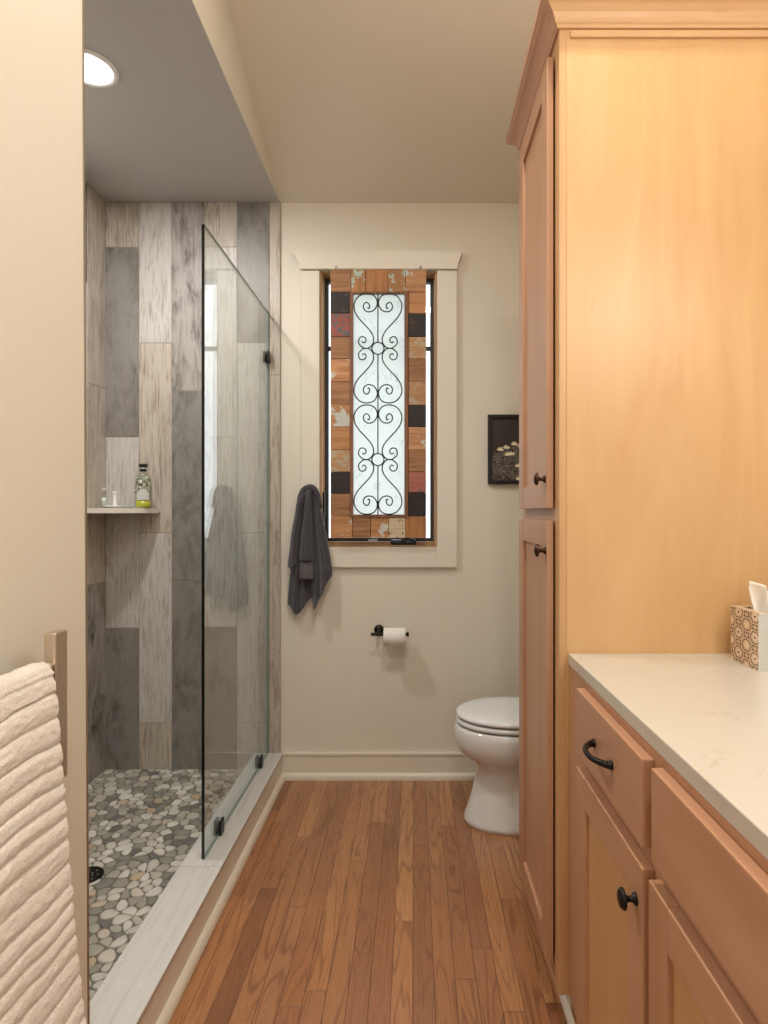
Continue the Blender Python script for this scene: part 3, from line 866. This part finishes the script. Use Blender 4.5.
# ================================================================== WALL ART OVER WINDOW
def wall_art():
    D = 2.808
    def q(x, y): return PX(280+x/2.925, 240+y/2.925, D)   # measured on the window detail
    x0, z1 = q(147, 85); x1, z0 = q(428, 872)
    t = thing('wall_art', ((x0+x1)/2, D, z0), 'reclaimed wood block panel with black iron scrollwork hung over window', 'wall art')
    rn = random.Random(5)
    def woodm(name, base, dark, patch=None, amt=0, lo=.5, hi=.56, horiz=False, psc=22):
        m = mat(name, base, .62); tt = NT(m)
        r = tt.math('MULTIPLY', tt.island(), 17.0)
        cb = tt.n('ShaderNodeCombineXYZ'); tt.l(r, cb.inputs[0]); tt.l(r, cb.inputs[1]); tt.l(r, cb.inputs[2])
        s = (4, 4, 55) if horiz else (55, 4, 4)
        g = tt.noise(tt.coord(s, loc=cb.outputs[0]), 1, 5, .6, .8)
        c = tt.ramp(g, [(.3, dark), (.68, base)])
        if patch:
            p_ = tt.noise(tt.coord((psc, psc, psc), loc=cb.outputs[0]), 1, 5, .62, .3)
            c = tt.mix(tt.math('MULTIPLY', tt.ramp(p_, [(lo, K4), (hi, W4)]), amt), c, lin(patch))
        tt.l(c, tt.b.inputs['Base Color']); tt.bump(g, .2, .002)
        return m
    br = woodm('block_brown', (170, 124, 84), (126, 84, 52), horiz=True)
    orr = woodm('block_orange', (200, 144, 96), (164, 110, 68), horiz=True)
    tan = woodm('block_tan', (196, 152, 110), (156, 112, 76), (170, 176, 160), .55, .53, .58, True, 30)
    tw = woodm('block_worn', (200, 146, 98), (160, 108, 68), (196, 202, 196), .85, .55, .58, True, 14)
    mint = woodm('block_mint', (180, 130, 84), (136, 92, 54), (172, 196, 180), .9, .52, .55, False, 26)
    dk = woodm('block_black', (44, 34, 32), (26, 20, 20), (92, 60, 46), .5, .60, .66, True, 20)
    red = woodm('block_red', (166, 88, 72), (126, 66, 54), (82, 92, 98), .9, .49, .53, True, 60)
    pk = woodm('block_rose', (178, 110, 92), (150, 80, 70), (92, 104, 100), .7, .54, .6, True, 34)
    crm = woodm('block_cream', (214, 196, 164), (196, 174, 140), (74, 52, 40), .95, .59, .62, True, 62)
    tpk = woodm('block_spotted', (200, 150, 106), (160, 112, 76), (196, 206, 200), .9, .58, .61, True, 26)
    vst = woodm('block_streaked', (188, 130, 80), (142, 94, 54))
    def blk(xa, ya, xb, yb_, m):
        xA, zA = q(xa, ya); xB, zB = q(xb, yb_)
        b = BM(); g = .0009
        dy = rn.uniform(-.002, .0015)
        box(b, xA+g, xB-g, D+dy, D+.018, zB+g, zA-g, .0016, 0, 2)
        o = obj('wood_block', b, m, t)
    ly = [152, 214, 283, 347, 413, 480, 547, 614, 678, 742, 808]
    for (a, c, m) in zip(ly, ly[1:], [dk, red, br, tw, br, tw, orr, tan, dk, br]): blk(147, a, 205, c, m)
    ry = [152, 215, 283, 347, 413, 483, 547, 614, 678, 738, 808]
    for (a, c, m) in zip(ry, ry[1:], [orr, dk, tan, br, tan, dk, tpk, br, pk, dk]): blk(375, a, 428, c, m)
    tx = [147, 208, 250, 315, 367, 428]
    for (a, c, m) in zip(tx, tx[1:], [br, mint, vst, mint, tpk]): blk(a, 85, c, 152, m)
    bx = [147, 212, 265, 318, 367, 428]
    for (a, c, m) in zip(bx, bx[1:], [tw, br, tw, crm, vst]): blk(a, 808, c, 872, m)
    # backing boards behind the blocks (a ring)
    b = BM(); mb = woodm('backing', (120, 84, 54), (90, 60, 38))
    iA, iz1 = q(209, 155); iB, iz0 = q(369, 806)
    box(b, x0+.004, iA, D+.0182, D+.030, z0+.004, z1-.004); box(b, iB, x1-.004, D+.0182, D+.030, z0+.004, z1-.004)
    box(b, iA, iB, D+.0182, D+.030, z0+.004, iz0); box(b, iA, iB, D+.0182, D+.030, iz1, z1-.004)
    obj('backing_board', b, mb, t)
    # inner frame
    b = BM(); mi_ = woodm('inner_frame', (142, 98, 68), (104, 68, 44))
    fA, fz1 = q(205, 151.5); fB, fz0 = q(375, 812); gA, gz1 = q(214, 157.5); gB, gz0 = q(364, 803)
    d0 = D-.006
    box(b, fA, gA, d0, D+.017, fz0, fz1, .001, seg=1); box(b, gB, fB, d0, D+.017, fz0, fz1, .001, seg=1)
    box(b, gA, gB, d0, D+.017, fz0, gz0, .001, seg=1); box(b, gA, gB, d0, D+.017, gz1, fz1, .001, seg=1)
    obj('inner_frame', b, mi_, t)
    # marbled translucent glass
    m = bpy.data.materials.new('marbled_glass'); m.use_nodes = True
    nt = m.node_tree; tt = NT(m)
    a = tt.noise(tt.coord((1, 1, 1)), 9, 5, .55, 1.6)
    band = tt.math('ABSOLUTE', tt.math('SUBTRACT', a, .5))
    v = tt.math('MULTIPLY', tt.ramp(band, [(0, W4), (.012, K4)]), tt.ramp(tt.noise(tt.coord(), 14, 2), [(.45, K4), (.6, W4)]))
    c = tt.mix(tt.math('MULTIPLY', v, .75), (.80, .84, .85, 1), (.34, .40, .45, 1))
    tl = tt.n('ShaderNodeBsdfTranslucent'); tt.l(c, tl.inputs[0])
    df = tt.n('ShaderNodeBsdfDiffuse'); tt.l(c, df.inputs[0])
    m1 = tt.n('ShaderNodeMixShader'); m1.inputs[0].default_value = .8
    tt.l(df.outputs[0], m1.inputs[1]); tt.l(tl.outputs[0], m1.inputs[2])
    tt.l(m1.outputs[0], nt.nodes['Material Output'].inputs[0])
    b = BM()
    vsx = [b.verts.new(p) for p in ((gA-.002, D+.010, gz0-.002), (gB+.002, D+.010, gz0-.002), (gB+.002, D+.010, gz1+.002), (gA-.002, D+.010, gz1+.002))]
    b.faces.new(vsx)
    obj('marbled_glass', b, m, t)
    # wrought-iron scrollwork
    b = BM()
    L = [(293, 296), (300, 302), (306, 291), (300, 272), (284, 264), (270, 277), (268, 297), (280, 315), (305, 322), (336, 308), (353, 268), (335, 225), (292, 210), (245, 222), (213, 265), (213, 312), (236, 357), (275, 400), (310, 440), (329, 478), (326, 515), (303, 541), (272, 544), (243, 522), (238, 500), (246, 480), (262, 474), (278, 481), (284, 496), (277, 509), (266, 510), (262, 502)]
    cxp, cyp = 356.5, 545
    yf = D-.008
    def W(x, y, dyp):      # detail pixel -> world
        X, Z = PX(320+x/6.144, 260+y/6.144+dyp, D); return (X, yf, Z)
    R = .0029
    for dyp in (0, 111.0):
        for sx in (1, -1):
            for sy in (1, -1):
                pts = [W(cxp+sx*(x-cxp), cyp+sy*(y-cyp), dyp) for x, y in L]
                tube(b, catmull(pts, 5), R, 6)
        ring = [W(cxp+37*math.cos(a*PI/16), cyp+37*math.sin(a*PI/16), dyp) for a in range(32)]
        tube(b, ring, .003, 6, closed=True)
    zA = W(cxp, 205, 0); zB = W(cxp, cyp-37, 0); tube(b, [zA, zB], R, 6)
    tube(b, [W(cxp, cyp+37, 0), W(cxp, cyp-37, 111)], R, 6)
    bt = W(cxp, cyp+37, 111); bz = (bt[0], yf, gz0-.001); tube(b, [bt, bz], R, 6)
    obj('scrollwork', b, M_iron, t)
    for hx in (163, 411):
        X, Z = q(hx, 72); b = BM()
        tube(b, [(X-.003, D+.012, Z-.022), (X-.002, D+.008, Z-.008), (X, D+.010, Z), (X+.004, D+.010, Z-.008), (X+.005, D+.012, Z-.022)], .0012, 6)
        tube(b, [(X, D+.010, Z-.001), (X, YB-.034, Z+.003)], .0014, 6)
        obj('hanging_hook', b, M_bronze, t)
wall_art()

# ================================================================== FRAMED PICTURE
def picture():
    D = 2.846
    x0, z1 = PX(488, 414.5, D); _, z0 = PX(0, 484, D)
    x1 = x0+.27
    t = thing('framed_picture', (x0, YB, z0), 'black framed picture of cream flowers on back wall beside tall cabinet', 'picture')
    b = BM(); f = .018
    box(b, x0, x0+f, D-.004, YB, z0, z1, .002); box(b, x1-f, x1, D-.004, YB, z0, z1, .002)
    box(b, x0+f, x1-f, D-.004, YB, z0, z0+f, .002); box(b, x0+f, x1-f, D-.004, YB, z1-f, z1, .002)
    obj('frame', b, mat('black_frame', (22, 21, 22), .4), t)
    m = mat('flower_print', (52, 44, 38), .5); tt = NT(m)
    sep = tt.n('ShaderNodeSeparateXYZ'); tt.l(tt.n('ShaderNodeTexCoord').outputs['Object'], sep.inputs[0])
    a = tt.noise(tt.coord((1, .1, 1)), 55, 3, .6, 1.8)
    lines = tt.ramp(tt.math('ABSOLUTE', tt.math('SUBTRACT', a, .5)), [(.0, W4), (.035, K4)])
    edge = tt.math('ADD', sep.outputs[2], tt.math('MULTIPLY', tt.math('SUBTRACT', tt.noise(tt.coord(), 12, 3), .5), .06))
    edge = tt.math('SUBTRACT', edge, tt.math('MULTIPLY', sep.outputs[0], .35))
    msk = tt.ramp(edge, [(.125, W4), (.14, K4)])
    c = tt.mix(tt.math('MULTIPLY', lines, msk), lin((50, 43, 38)), lin((168, 160, 146)))
    tt.l(c, tt.b.inputs['Base Color'])
    b = BM(); box(b, x0+f-.002, x1-f+.002, D+.004, D+.010, z0+f-.002, z1-f+.002); pr = obj('print', b, m, t)
    mf = mat('cream_petals', (236, 226, 194), .6)
    rn = random.Random(3)
    for (px_, py_) in [(500.5, 449.5), (506.5, 447.5), (508, 454.5), (514.5, 444), (511.5, 454), (521, 446), (518.5, 466), (519, 479), (528, 455)]:
        cx, cz = PX(px_, py_, D); b = BM()
        for k in range(5):
            a_ = PI/2+(k-2)*.55+rn.uniform(-.12, .12); L_ = .020
            d_ = Vector((math.cos(a_), 0, math.sin(a_))); n_ = Vector((-d_.z, 0, d_.x))
            p0 = Vector((cx, D+.0034-.0003*k, cz-.006))
            b.faces.new([b.verts.new(p0), b.verts.new(p0+d_*L_*.4+n_*.0034), b.verts.new(p0+d_*L_*.8+n_*.0026), b.verts.new(p0+d_*L_), b.verts.new(p0+d_*L_*.8-n_*.0026), b.verts.new(p0+d_*L_*.4-n_*.0034)])
        obj('painted_flower', b, mf, pr)
picture()

# ================================================================== SHOWER GLASS
def glass_panel():
    XG, Y0, Y1, Z0, Z1 = -.694, 1.974, 2.846, ZK+.004, 2.217
    t = thing('shower_glass_panel', (XG, (Y0+Y1)/2, ZK), 'clear frameless fixed shower glass panel standing on the tiled curb', 'shower screen')
    b = BM(); box(b, XG-.005, XG+.005, Y0, Y1, Z0, Z1)
    b.faces.ensure_lookup_table()
    for f in b.faces:
        f.material_index = 0 if abs(f.normal.x) > .5 else 1
    b.normal_update()
    for f in b.faces: f.material_index = 0 if abs(f.normal.x) > .5 else (1 if f.normal.y < -.5 else 2)
    obj('glass_pane', b, [M_glass, M_gedge, M_gedge2], t)
    def clamp(y, z, h=.050, w_=.038):
        b = BM()
        box(b, XG+.0052, XG+.014, y-w_/2, y+w_/2, z-h/2, z+h/2, .002); box(b, XG-.014, XG-.0052, y-w_/2, y+w_/2, z-h/2, z+h/2, .002)
        obj('glass_clamp', b, M_black, t)
    for y in (2.135, 2.69): clamp(y, ZK+.027)
    clamp(2.828, H+(512-357)/(600/2.83))
glass_panel()

# drain ---------------------------------------------------------------------
b = BM(); lathe(b, [(.0001, .003), (.044, .003), (.048, .0045), (.052, .004), (.053, 0)], (-1.098, 2.012, ZS+.003), 'Z', 40, caps=False)
t = thing('shower_drain', (-1.098, 2.012, ZS), 'round black drain set in the pebble shower floor', 'drain')
obj('drain_ring', b, M_black, t)
b = BM()
for i in range(8):
    for (r_, n_) in ((.018, 8), (.034, 8)):
        a = 2*PI*i/n_+(.2 if r_ > .02 else 0)
        lathe(b, [(.0001, .0066), (.0035, .0066), (.0035, .006)], (-1.098+r_*math.cos(a), 2.012+r_*math.sin(a), ZS), 'Z', 8, caps=False)
obj('drain_holes', b, mat('drain_hole_grey', (120, 118, 112), .6), t)

# ================================================================== SHELF + ITEMS
SZ = 1.287
t = thing('corner_shelf', (XS, 2.852, SZ), 'white quarter-round corner shelf in the tiled shower', 'shelf')
b = BM(); R = .262
poly = [(XS, 2.852)] + [(XS+R*math.sin(a), 2.852-R*math.cos(a)) for a in [i*PI/2/24 for i in range(25)]]
prism(b, poly, SZ-.022, SZ, 'Z', smooth=False)
bmesh.ops.bevel(b, geom=[e for e in b.edges if abs(e.verts[0].co.z-e.verts[1].co.z) < 1e-6], offset=.004, segments=2, affect='EDGES')
obj('shelf_top', b, mat('cultured_marble', (226, 220, 208), .3), t)

def bottle():
    D = 2.765
    x, _ = PX(143.2, 0, D)
    t = thing('bottle', (x, D, SZ), 'clear glass bottle with black cap and yellow liquid on corner shelf', 'bottle')
    s = D/FPX
    b = BM()
    prof = [(.0001, .0005), (.034, .0005), (.038, .004), (.0385, .010), (.0385, .085), (.037, .110), (.031, .132), (.019, .148), (.014, .156), (.0135, .176)]
    lathe(b, prof, (x, D, SZ), 'Z', 40, caps=False); obj('bottle_body', b, M_bglass, t)
    b = BM(); lathe(b, [(.0001, .003), (.034, .003), (.0365, .007), (.0365, .034), (.0001, .034)], (x, D, SZ), 'Z', 40, caps=False)
    obj('liquid', b, mat('yellow_liquid', (196, 190, 60), .15, coat=.4), t)
    m = mat('printed_label', (170, 176, 160), .5); tt = NT(m)
    n_ = tt.noise(tt.coord(), 95, 4, .6, 1.0)
    tt.l(tt.ramp(n_, [(.40, (58, 62, 48)), (.5, (140, 150, 116)), (.62, (206, 208, 196))]), tt.b.inputs['Base Color'])
    def arc(b, r, z0, z1, a0=0, a1=2*PI, n=32, mi=0, dz=None):
        def fn(u, v):
            a = a0+(a1-a0)*u
            rr = r(v) if callable(r) else r
            top = z1 if dz is None else z0+(z1-z0)*(dz(u))
            return Vector((x+rr*math.cos(a), D+rr*math.sin(a), SZ+z0+(top-z0)*v))
        grid(b, fn, n, 4, mi)
    b = BM(); arc(b, lambda v: .0392 if v < .5 else .0392-.008*(v-.5)*2, .074, .136); arc(b, .0392, .060, .074)
    obj('upper_label', b, m, t)
    b = BM(); arc(b, .0398, .036, .082, -PI/2-.42, -PI/2+1.22, 24, 0, lambda u: .55+.45*math.sin(PI*u)); obj('white_label', b, mat('white_label', (206, 208, 204), .5), t)
    b = BM()
    lathe(b, [(.0001, 0), (.012, 0), (.012, -.001), (.0001, -.001)], (x+.004, D-.0400, SZ+.112), 'Y', 24, caps=False)
    obj('round_emblem', b, mat('emblem_white', (222, 222, 216), .5), t)
    b = BM(); tube(b, [(x+.004+.013*math.cos(a*PI/12), D-.0400, SZ+.112+.013*math.sin(a*PI/12)) for a in range(24)], .0022, 6, closed=True)
    obj('emblem_ring', b, mat('emblem_dark', (60, 70, 56), .5), t)
    b = BM(); lathe(b, [(.014, .158), (.0165, .158), (.0165, .168), (.013, .169)], (x, D, SZ), 'Z', 28); obj('neck_ring', b, M_black, t)
    b = BM(); lathe(b, [(.0001, .176), (.017, .176), (.0215, .178), (.0215, .188), (.020, .191), (.0001, .191)], (x, D, SZ), 'Z', 28, caps=False); obj('bottle_cap', b, mat('cap_black', (28, 28, 30), .4), t)
    t.scale = (.90, .90, 1.07)
bottle()
def smalls():
    D = 2.76; x, _ = PX(104, 0, D)
    t = thing('small_bottle', (x, D, SZ), 'tiny clear bottle at the left of the corner shelf', 'bottle')
    b = BM(); lathe(b, [(.0001, 0), (.012, 0), (.0125, .003), (.0125, .060), (.010, .070), (.007, .075)], (x, D, SZ), 'Z', 20, caps=False); obj('bottle_body', b, M_bglass, t)
    b = BM(); lathe(b, [(.0001, .002), (.0115, .002), (.0115, .052), (.0001, .052)], (x, D, SZ), 'Z', 20, caps=False); obj('clear_lotion', b, mat('clear_lotion', (200, 202, 200), .2), t)
    b = BM(); lathe(b, [(.008, .075), (.0095, .075), (.0095, .092), (.008, .094)], (x, D, SZ), 'Z', 20); obj('bottle_cap', b, mat('cap_clear_grey', (196, 190, 180), .3), t)
    D = 2.745; x, _ = PX(112, 0, D)
    t = thing('dish', (x, D, SZ), 'small round white dish on the corner shelf', 'dish')
    b = BM(); lathe(b, [(.0001, .002), (.022, .002), (.030, .006), (.038, .012), (.038, .014), (.028, .009), (.0001, .007)], (x, D, SZ), 'Z', 36, caps=False); obj('dish_bowl', b, M_white, t)
    b = BM(); lathe(b, [(.018, 0), (.019, .0025)], (x, D, SZ), 'Z', 32); obj('dish_foot', b, M_white, t)
    D = 2.748; x, _ = PX(115, 0, D)
    t = thing('white_stand', (x, D, SZ+.008), 'slim white flared stand standing in the small dish', 'stand')
    b = BM(); lathe(b, [(.0001, 0), (.012, 0), (.011, .004), (.0085, .010), (.0085, .050), (.0095, .060), (.013, .0655), (.0135, .069), (.0001, .069)], (x, D, SZ+.0075), 'Z', 28, caps=False); obj('stem', b, M_white, t)
    D = 2.76; x, _ = PX(122.5, 0, D)
    t = thing('glass_saucer', (x, D-.0, SZ), 'flat greenish glass saucer between the white dish and bottle', 'saucer')
    b = BM(); lathe(b, [(.0001, .001), (.020, .001), (.026, .004), (.026, .006), (.018, .004), (.0001, .003)], (x-.004, D+.055, SZ), 'Z', 32, caps=False); obj('saucer_body', b, mat('green_glass', (150, 164, 158), .15), t)
smalls()

# ================================================================== DARK TOWEL
def terry(name, col, lo):
    m = mat(name, col, .95, spec=.15); t = NT(m)
    t.b.inputs['Sheen Weight'].default_value = .35
    t.b.inputs['Sheen Roughness'].default_value = .5
    n_ = t.noise(t.coord(), 420, 2, .6)
    c = t.mix(t.ramp(n_, [(.35, K4), (.65, W4)]), lin(lo), lin(col)); t.l(c, t.b.inputs['Base Color'])
    t.bump(n_, .5, .003)
    return m
def dark_towel():
    tw = thing('hand_towel', PX(309, 0, 2.8)[:1]+(2.82, PX(0, 550, 2.8)[1]), 'dark grey hand towel hanging bunched on a hook left of the window', 'towel')
    m = terry('charcoal_terry', (86, 84, 90), (56, 54, 60))
    m2 = mat('charcoal_hem', (86, 82, 84), .8)
    b = BM()
    def interp(tab, y):
        for (ya, va), (yb_, vb) in zip(tab, tab[1:]):
            if y <= yb_:
                k = (y-ya)/(yb_-ya); k = k*k*(3-2*k)*.5+k*.5
                return va+(vb-va)*k
        return tab[-1][1]
    def lobe(yt, ybL, ybR, left, right, D0, bulge, folds, thick=.006, mi=0, ridge=0, phase=0, nu=30, nv=44, tip=None):
        """sheet between left(y) and right(y) pixel edges, bottoms slanted; hanging pleat bulging to the room"""
        def fn(u, v, back=0):
            yb_ = ybL+(ybR-ybL)*u
            if tip: yb_ = interp(tip, u)
            y = yt+(yb_-yt)*v
            xl, xr = interp(left, y), interp(right, y)
            x = xl+(xr-xl)*u
            depth = D0 - bulge*(.35+.65*v)*math.sqrt(max(0, math.sin(PI*min(max(u, 0), 1))))
            depth += folds*math.sin(u*PI*(3+ridge)+phase)*(.15+.85*v)*math.sin(PI*u)
            depth += .0022*mnoise.noise(Vector((u*4, v*9, phase)))
            topr = max(0, 1-v/.10); depth += .010*topr*topr
            X, Z = PX(x, y, depth)
            return Vector((X, depth, Z))
        g = grid(b, fn, nu, nv, mi)
        # back skin for thickness
        g2 = grid(b, lambda u, v: fn(.015+.97*u, v*.995)+Vector((0, thick, 0)), nu, nv, mi)
        for i in range(nu):
            for j, A in ((0, g), (nv, g)):
                f = b.faces.new((g[i][j], g[i+1][j], g2[i+1][j], g2[i][j])); f.material_index = mi; f.smooth = True
        for j in range(nv):
            for i in (0, nu):
                f = b.faces.new((g[i][j], g[i][j+1], g2[i][j+1], g2[i][j])); f.material_index = mi; f.smooth = True
    # back lower-left fall
    lobe(492, 604, 596, [(492, 303), (520, 296), (560, 291), (604, 287.5)], [(492, 312), (540, 313), (600, 312)], 2.838, .030, .009, ridge=2, phase=.4, tip=[(0, 604), (.38, 615), (1, 597)])
    # right fall
    lobe(487, 598, 596, [(487, 307), (520, 306), (560, 308), (600, 311.5)], [(487, 314), (500, 319), (520, 323.5), (545, 328.5), (560, 331), (572, 332.5), (590, 330)], 2.825, .038, .013, ridge=2, phase=1.0, tip=[(0, 596), (.13, 610), (.5, 597), (1, 576)])
    # left upper short fold
    lobe(490, 566, 562, [(490, 302), (505, 296), (540, 290.5), (568, 287.5)], [(490, 308), (510, 301), (545, 296.5), (568, 296)], 2.800, .030, .004, ridge=0, phase=0, tip=[(0, 566), (.3, 569), (1, 563)])
    # middle fold behind strip
    lobe(487, 575, 572, [(487, 304), (510, 299), (540, 296.5), (575, 296)], [(487, 312), (520, 310), (575, 309)], 2.822, .014, .006, ridge=0, phase=2)
    # front strip with hem band
    lobe(488, 561, 561, [(488, 306), (510, 304.5), (540, 301), (562, 299.5), (582, 299)], [(488, 311), (510, 311.5), (540, 312.5), (562, 313.5), (582, 314)], 2.790, .020, .002, ridge=0, phase=0, nu=20)
    lobe(560, 579, 580, [(560, 299.5), (582, 299.0)], [(560, 313.5), (582, 314.0)], 2.7885, .0195, .002, ridge=0, nu=20, nv=10, mi=1, thick=.010)
    # rounded top fold
    pts = [PX(x_, y_, 2.80) for x_, y_ in ((297.5, 512), (299, 500), (303, 491), (309, 487.5), (314, 489), (318, 496), (321, 508))]
    tube(b, catmull([(p[0], 2.815-.012*math.sin(i/6*PI), p[1]) for i, p in enumerate(pts)], 4), [.006+.010*math.sin(PI*i/24) for i in range(25)], 12)
    o = obj('towel_cloth', b, [m, m2], tw)
    # hook
    hx, hz = PX(309, 492, 2.84)
    hk = thing('robe_hook', (hx, YB, hz), 'small black robe hook holding the dark towel on the back wall', 'hook')
    b = BM(); lathe(b, [(.018, 0), (.018, -.005), (.008, -.008)], (hx, YB, hz-.006), 'Y', 24); tube(b, [(hx, YB-.006, hz-.006), (hx, YB-.030, hz-.010), (hx, YB-.045, hz+.0)], .005, 8)
    obj('hook_arm', b, M_black, hk)
dark_towel()

# ================================================================== TOWEL RACK + WHITE TOWEL
def rack():
    t = thing('towel_rack', (XL, .75, .95), 'brushed nickel towel rack on the left wall under the ribbed towel', 'towel rack')
    b = BM()
    for y0, y1 in ((.947, .980), (.33, .363)):
        bb = BM(); box(bb, -.585, -.565, y0, y1, .84, 1.079, .004, seg=3)
        box(bb, XL, -.580, y0+.006, y1-.006, .862, .886, .002); box(bb, XL, -.580, y0+.006, y1-.006, .95, .975, .002)
        obj('end_bracket', bb, M_nickel, t)
    b = BM(); tube(b, [(-.575, .36, 1.026), (-.575, .95, 1.026)], .0085, 14); obj('rail', b, M_nickel, t)
    b = BM(); tube(b, [(-.575, .36, .875), (-.575, .95, .875)], .0085, 14); obj('rail', b, M_nickel, t)
rack()
def white_towel():
    m = terry('cream_terry', (242, 234, 226), (222, 212, 200)); 
    tn = NT(m)
    t = thing('bath_towel', (-.56, .75, .9), 'cream horizontally ribbed bath towel draped over the nickel rack on the left wall', 'towel')
    b = BM()
    P = .0315
    ztop = 1.037
    def spine(s, y_):
        """s = arc length from the top of the rod; negative = back side; returns x,z,normal"""
        R = .0125
        if abs(s) < R*PI/2:
            a = s/R; return (-.575+R*math.sin(a), ztop-R+.0+R*math.cos(a), math.sin(a), math.cos(a))
        k = abs(s)-R*PI/2
        sg = 1 if s > 0 else -1
        if sg > 0:
            x = -.5600 + .036*(k/.6) + .002*math.sin(k*9+y_*7)
        else: x = -.5875 - .010*min(1, k*4)
        return (x, ztop-R-k, sg, 0)
    S0, S1 = -.42, .68
    n = 700
    prof = [S0+(S1-S0)*i/n for i in range(n+1)]
    def yfar(s): 
        k = max(0, s-.03)
        e = .927+.022*min(1, k/.55)**.9 if s > 0 else .922
        return e
    def fn(u, v):
        s = prof[int(round(v*n))]
        ph = s/P + .22*math.sin(s*31)
        f = ph-math.floor(ph)
        rib = abs(math.sin(PI*f))**.42
        wob = .18*mnoise.noise(Vector((u*5, s*6, 2)))
        # u: 0 far rounded edge .. 1 near end; first 12% wraps the edge
        y1 = yfar(s)+.004*rib
        y0 = .40
        ea = min(1, u/.10)
        y = y1-(1-math.cos(ea*PI/2))*.012 - max(0, (u-.10)/.90)*(y1-y0)
        sag = .010*math.sin((y-.4)*9+s*3)*max(0, s)*1.5
        x, z, nx, nz = spine(s, y)
        th = (.003+.0060*rib*min(1, .3+max(0, abs(s)-.02)/.07)*(1+.35*mnoise.noise(Vector((y*9, s*14, 5)))))*math.sin(ea*PI/2)
        # ribs undulate a little along the length
        dz = .004*math.sin(y*23+s*7)*(1 if abs(s) > .05 else 0) + .003*mnoise.noise(Vector((y*20, s*12, 0)))
        th += .0016*mnoise.noise(Vector((y*110, s*110, 3)))
        return Vector((x+nx*th+sag*(nx > 0), y, z+nz*th+dz))
    grid(b, fn, 110, n)
    # inner skin (gives the cloth its thickness)
    def fi(u, v):
        s = prof[int(round(v*n))]; y1 = yfar(s); y0 = .40
        x, z, nx, nz = spine(s, .7)
        y = y1-u*(y1-y0)
        sag = .010*math.sin((y-.4)*9+s*3)*max(0, s)*1.5
        dz = .004*math.sin(y*23+s*7)*(1 if abs(s) > .05 else 0)
        return Vector((x-nx*.0015+sag*(nx > 0), y, z-nz*.0015+dz))
    grid(b, fi, 20, n)
    obj('towel_cloth', b, m, t)
white_towel()

# ================================================================== OUTSIDE
b = BM(); box(b, -12, 12, YB+.15, 30, -1.2, -1.0)
mg = mat('lawn', (150, 156, 130), .9); struct('ground', b, mg)
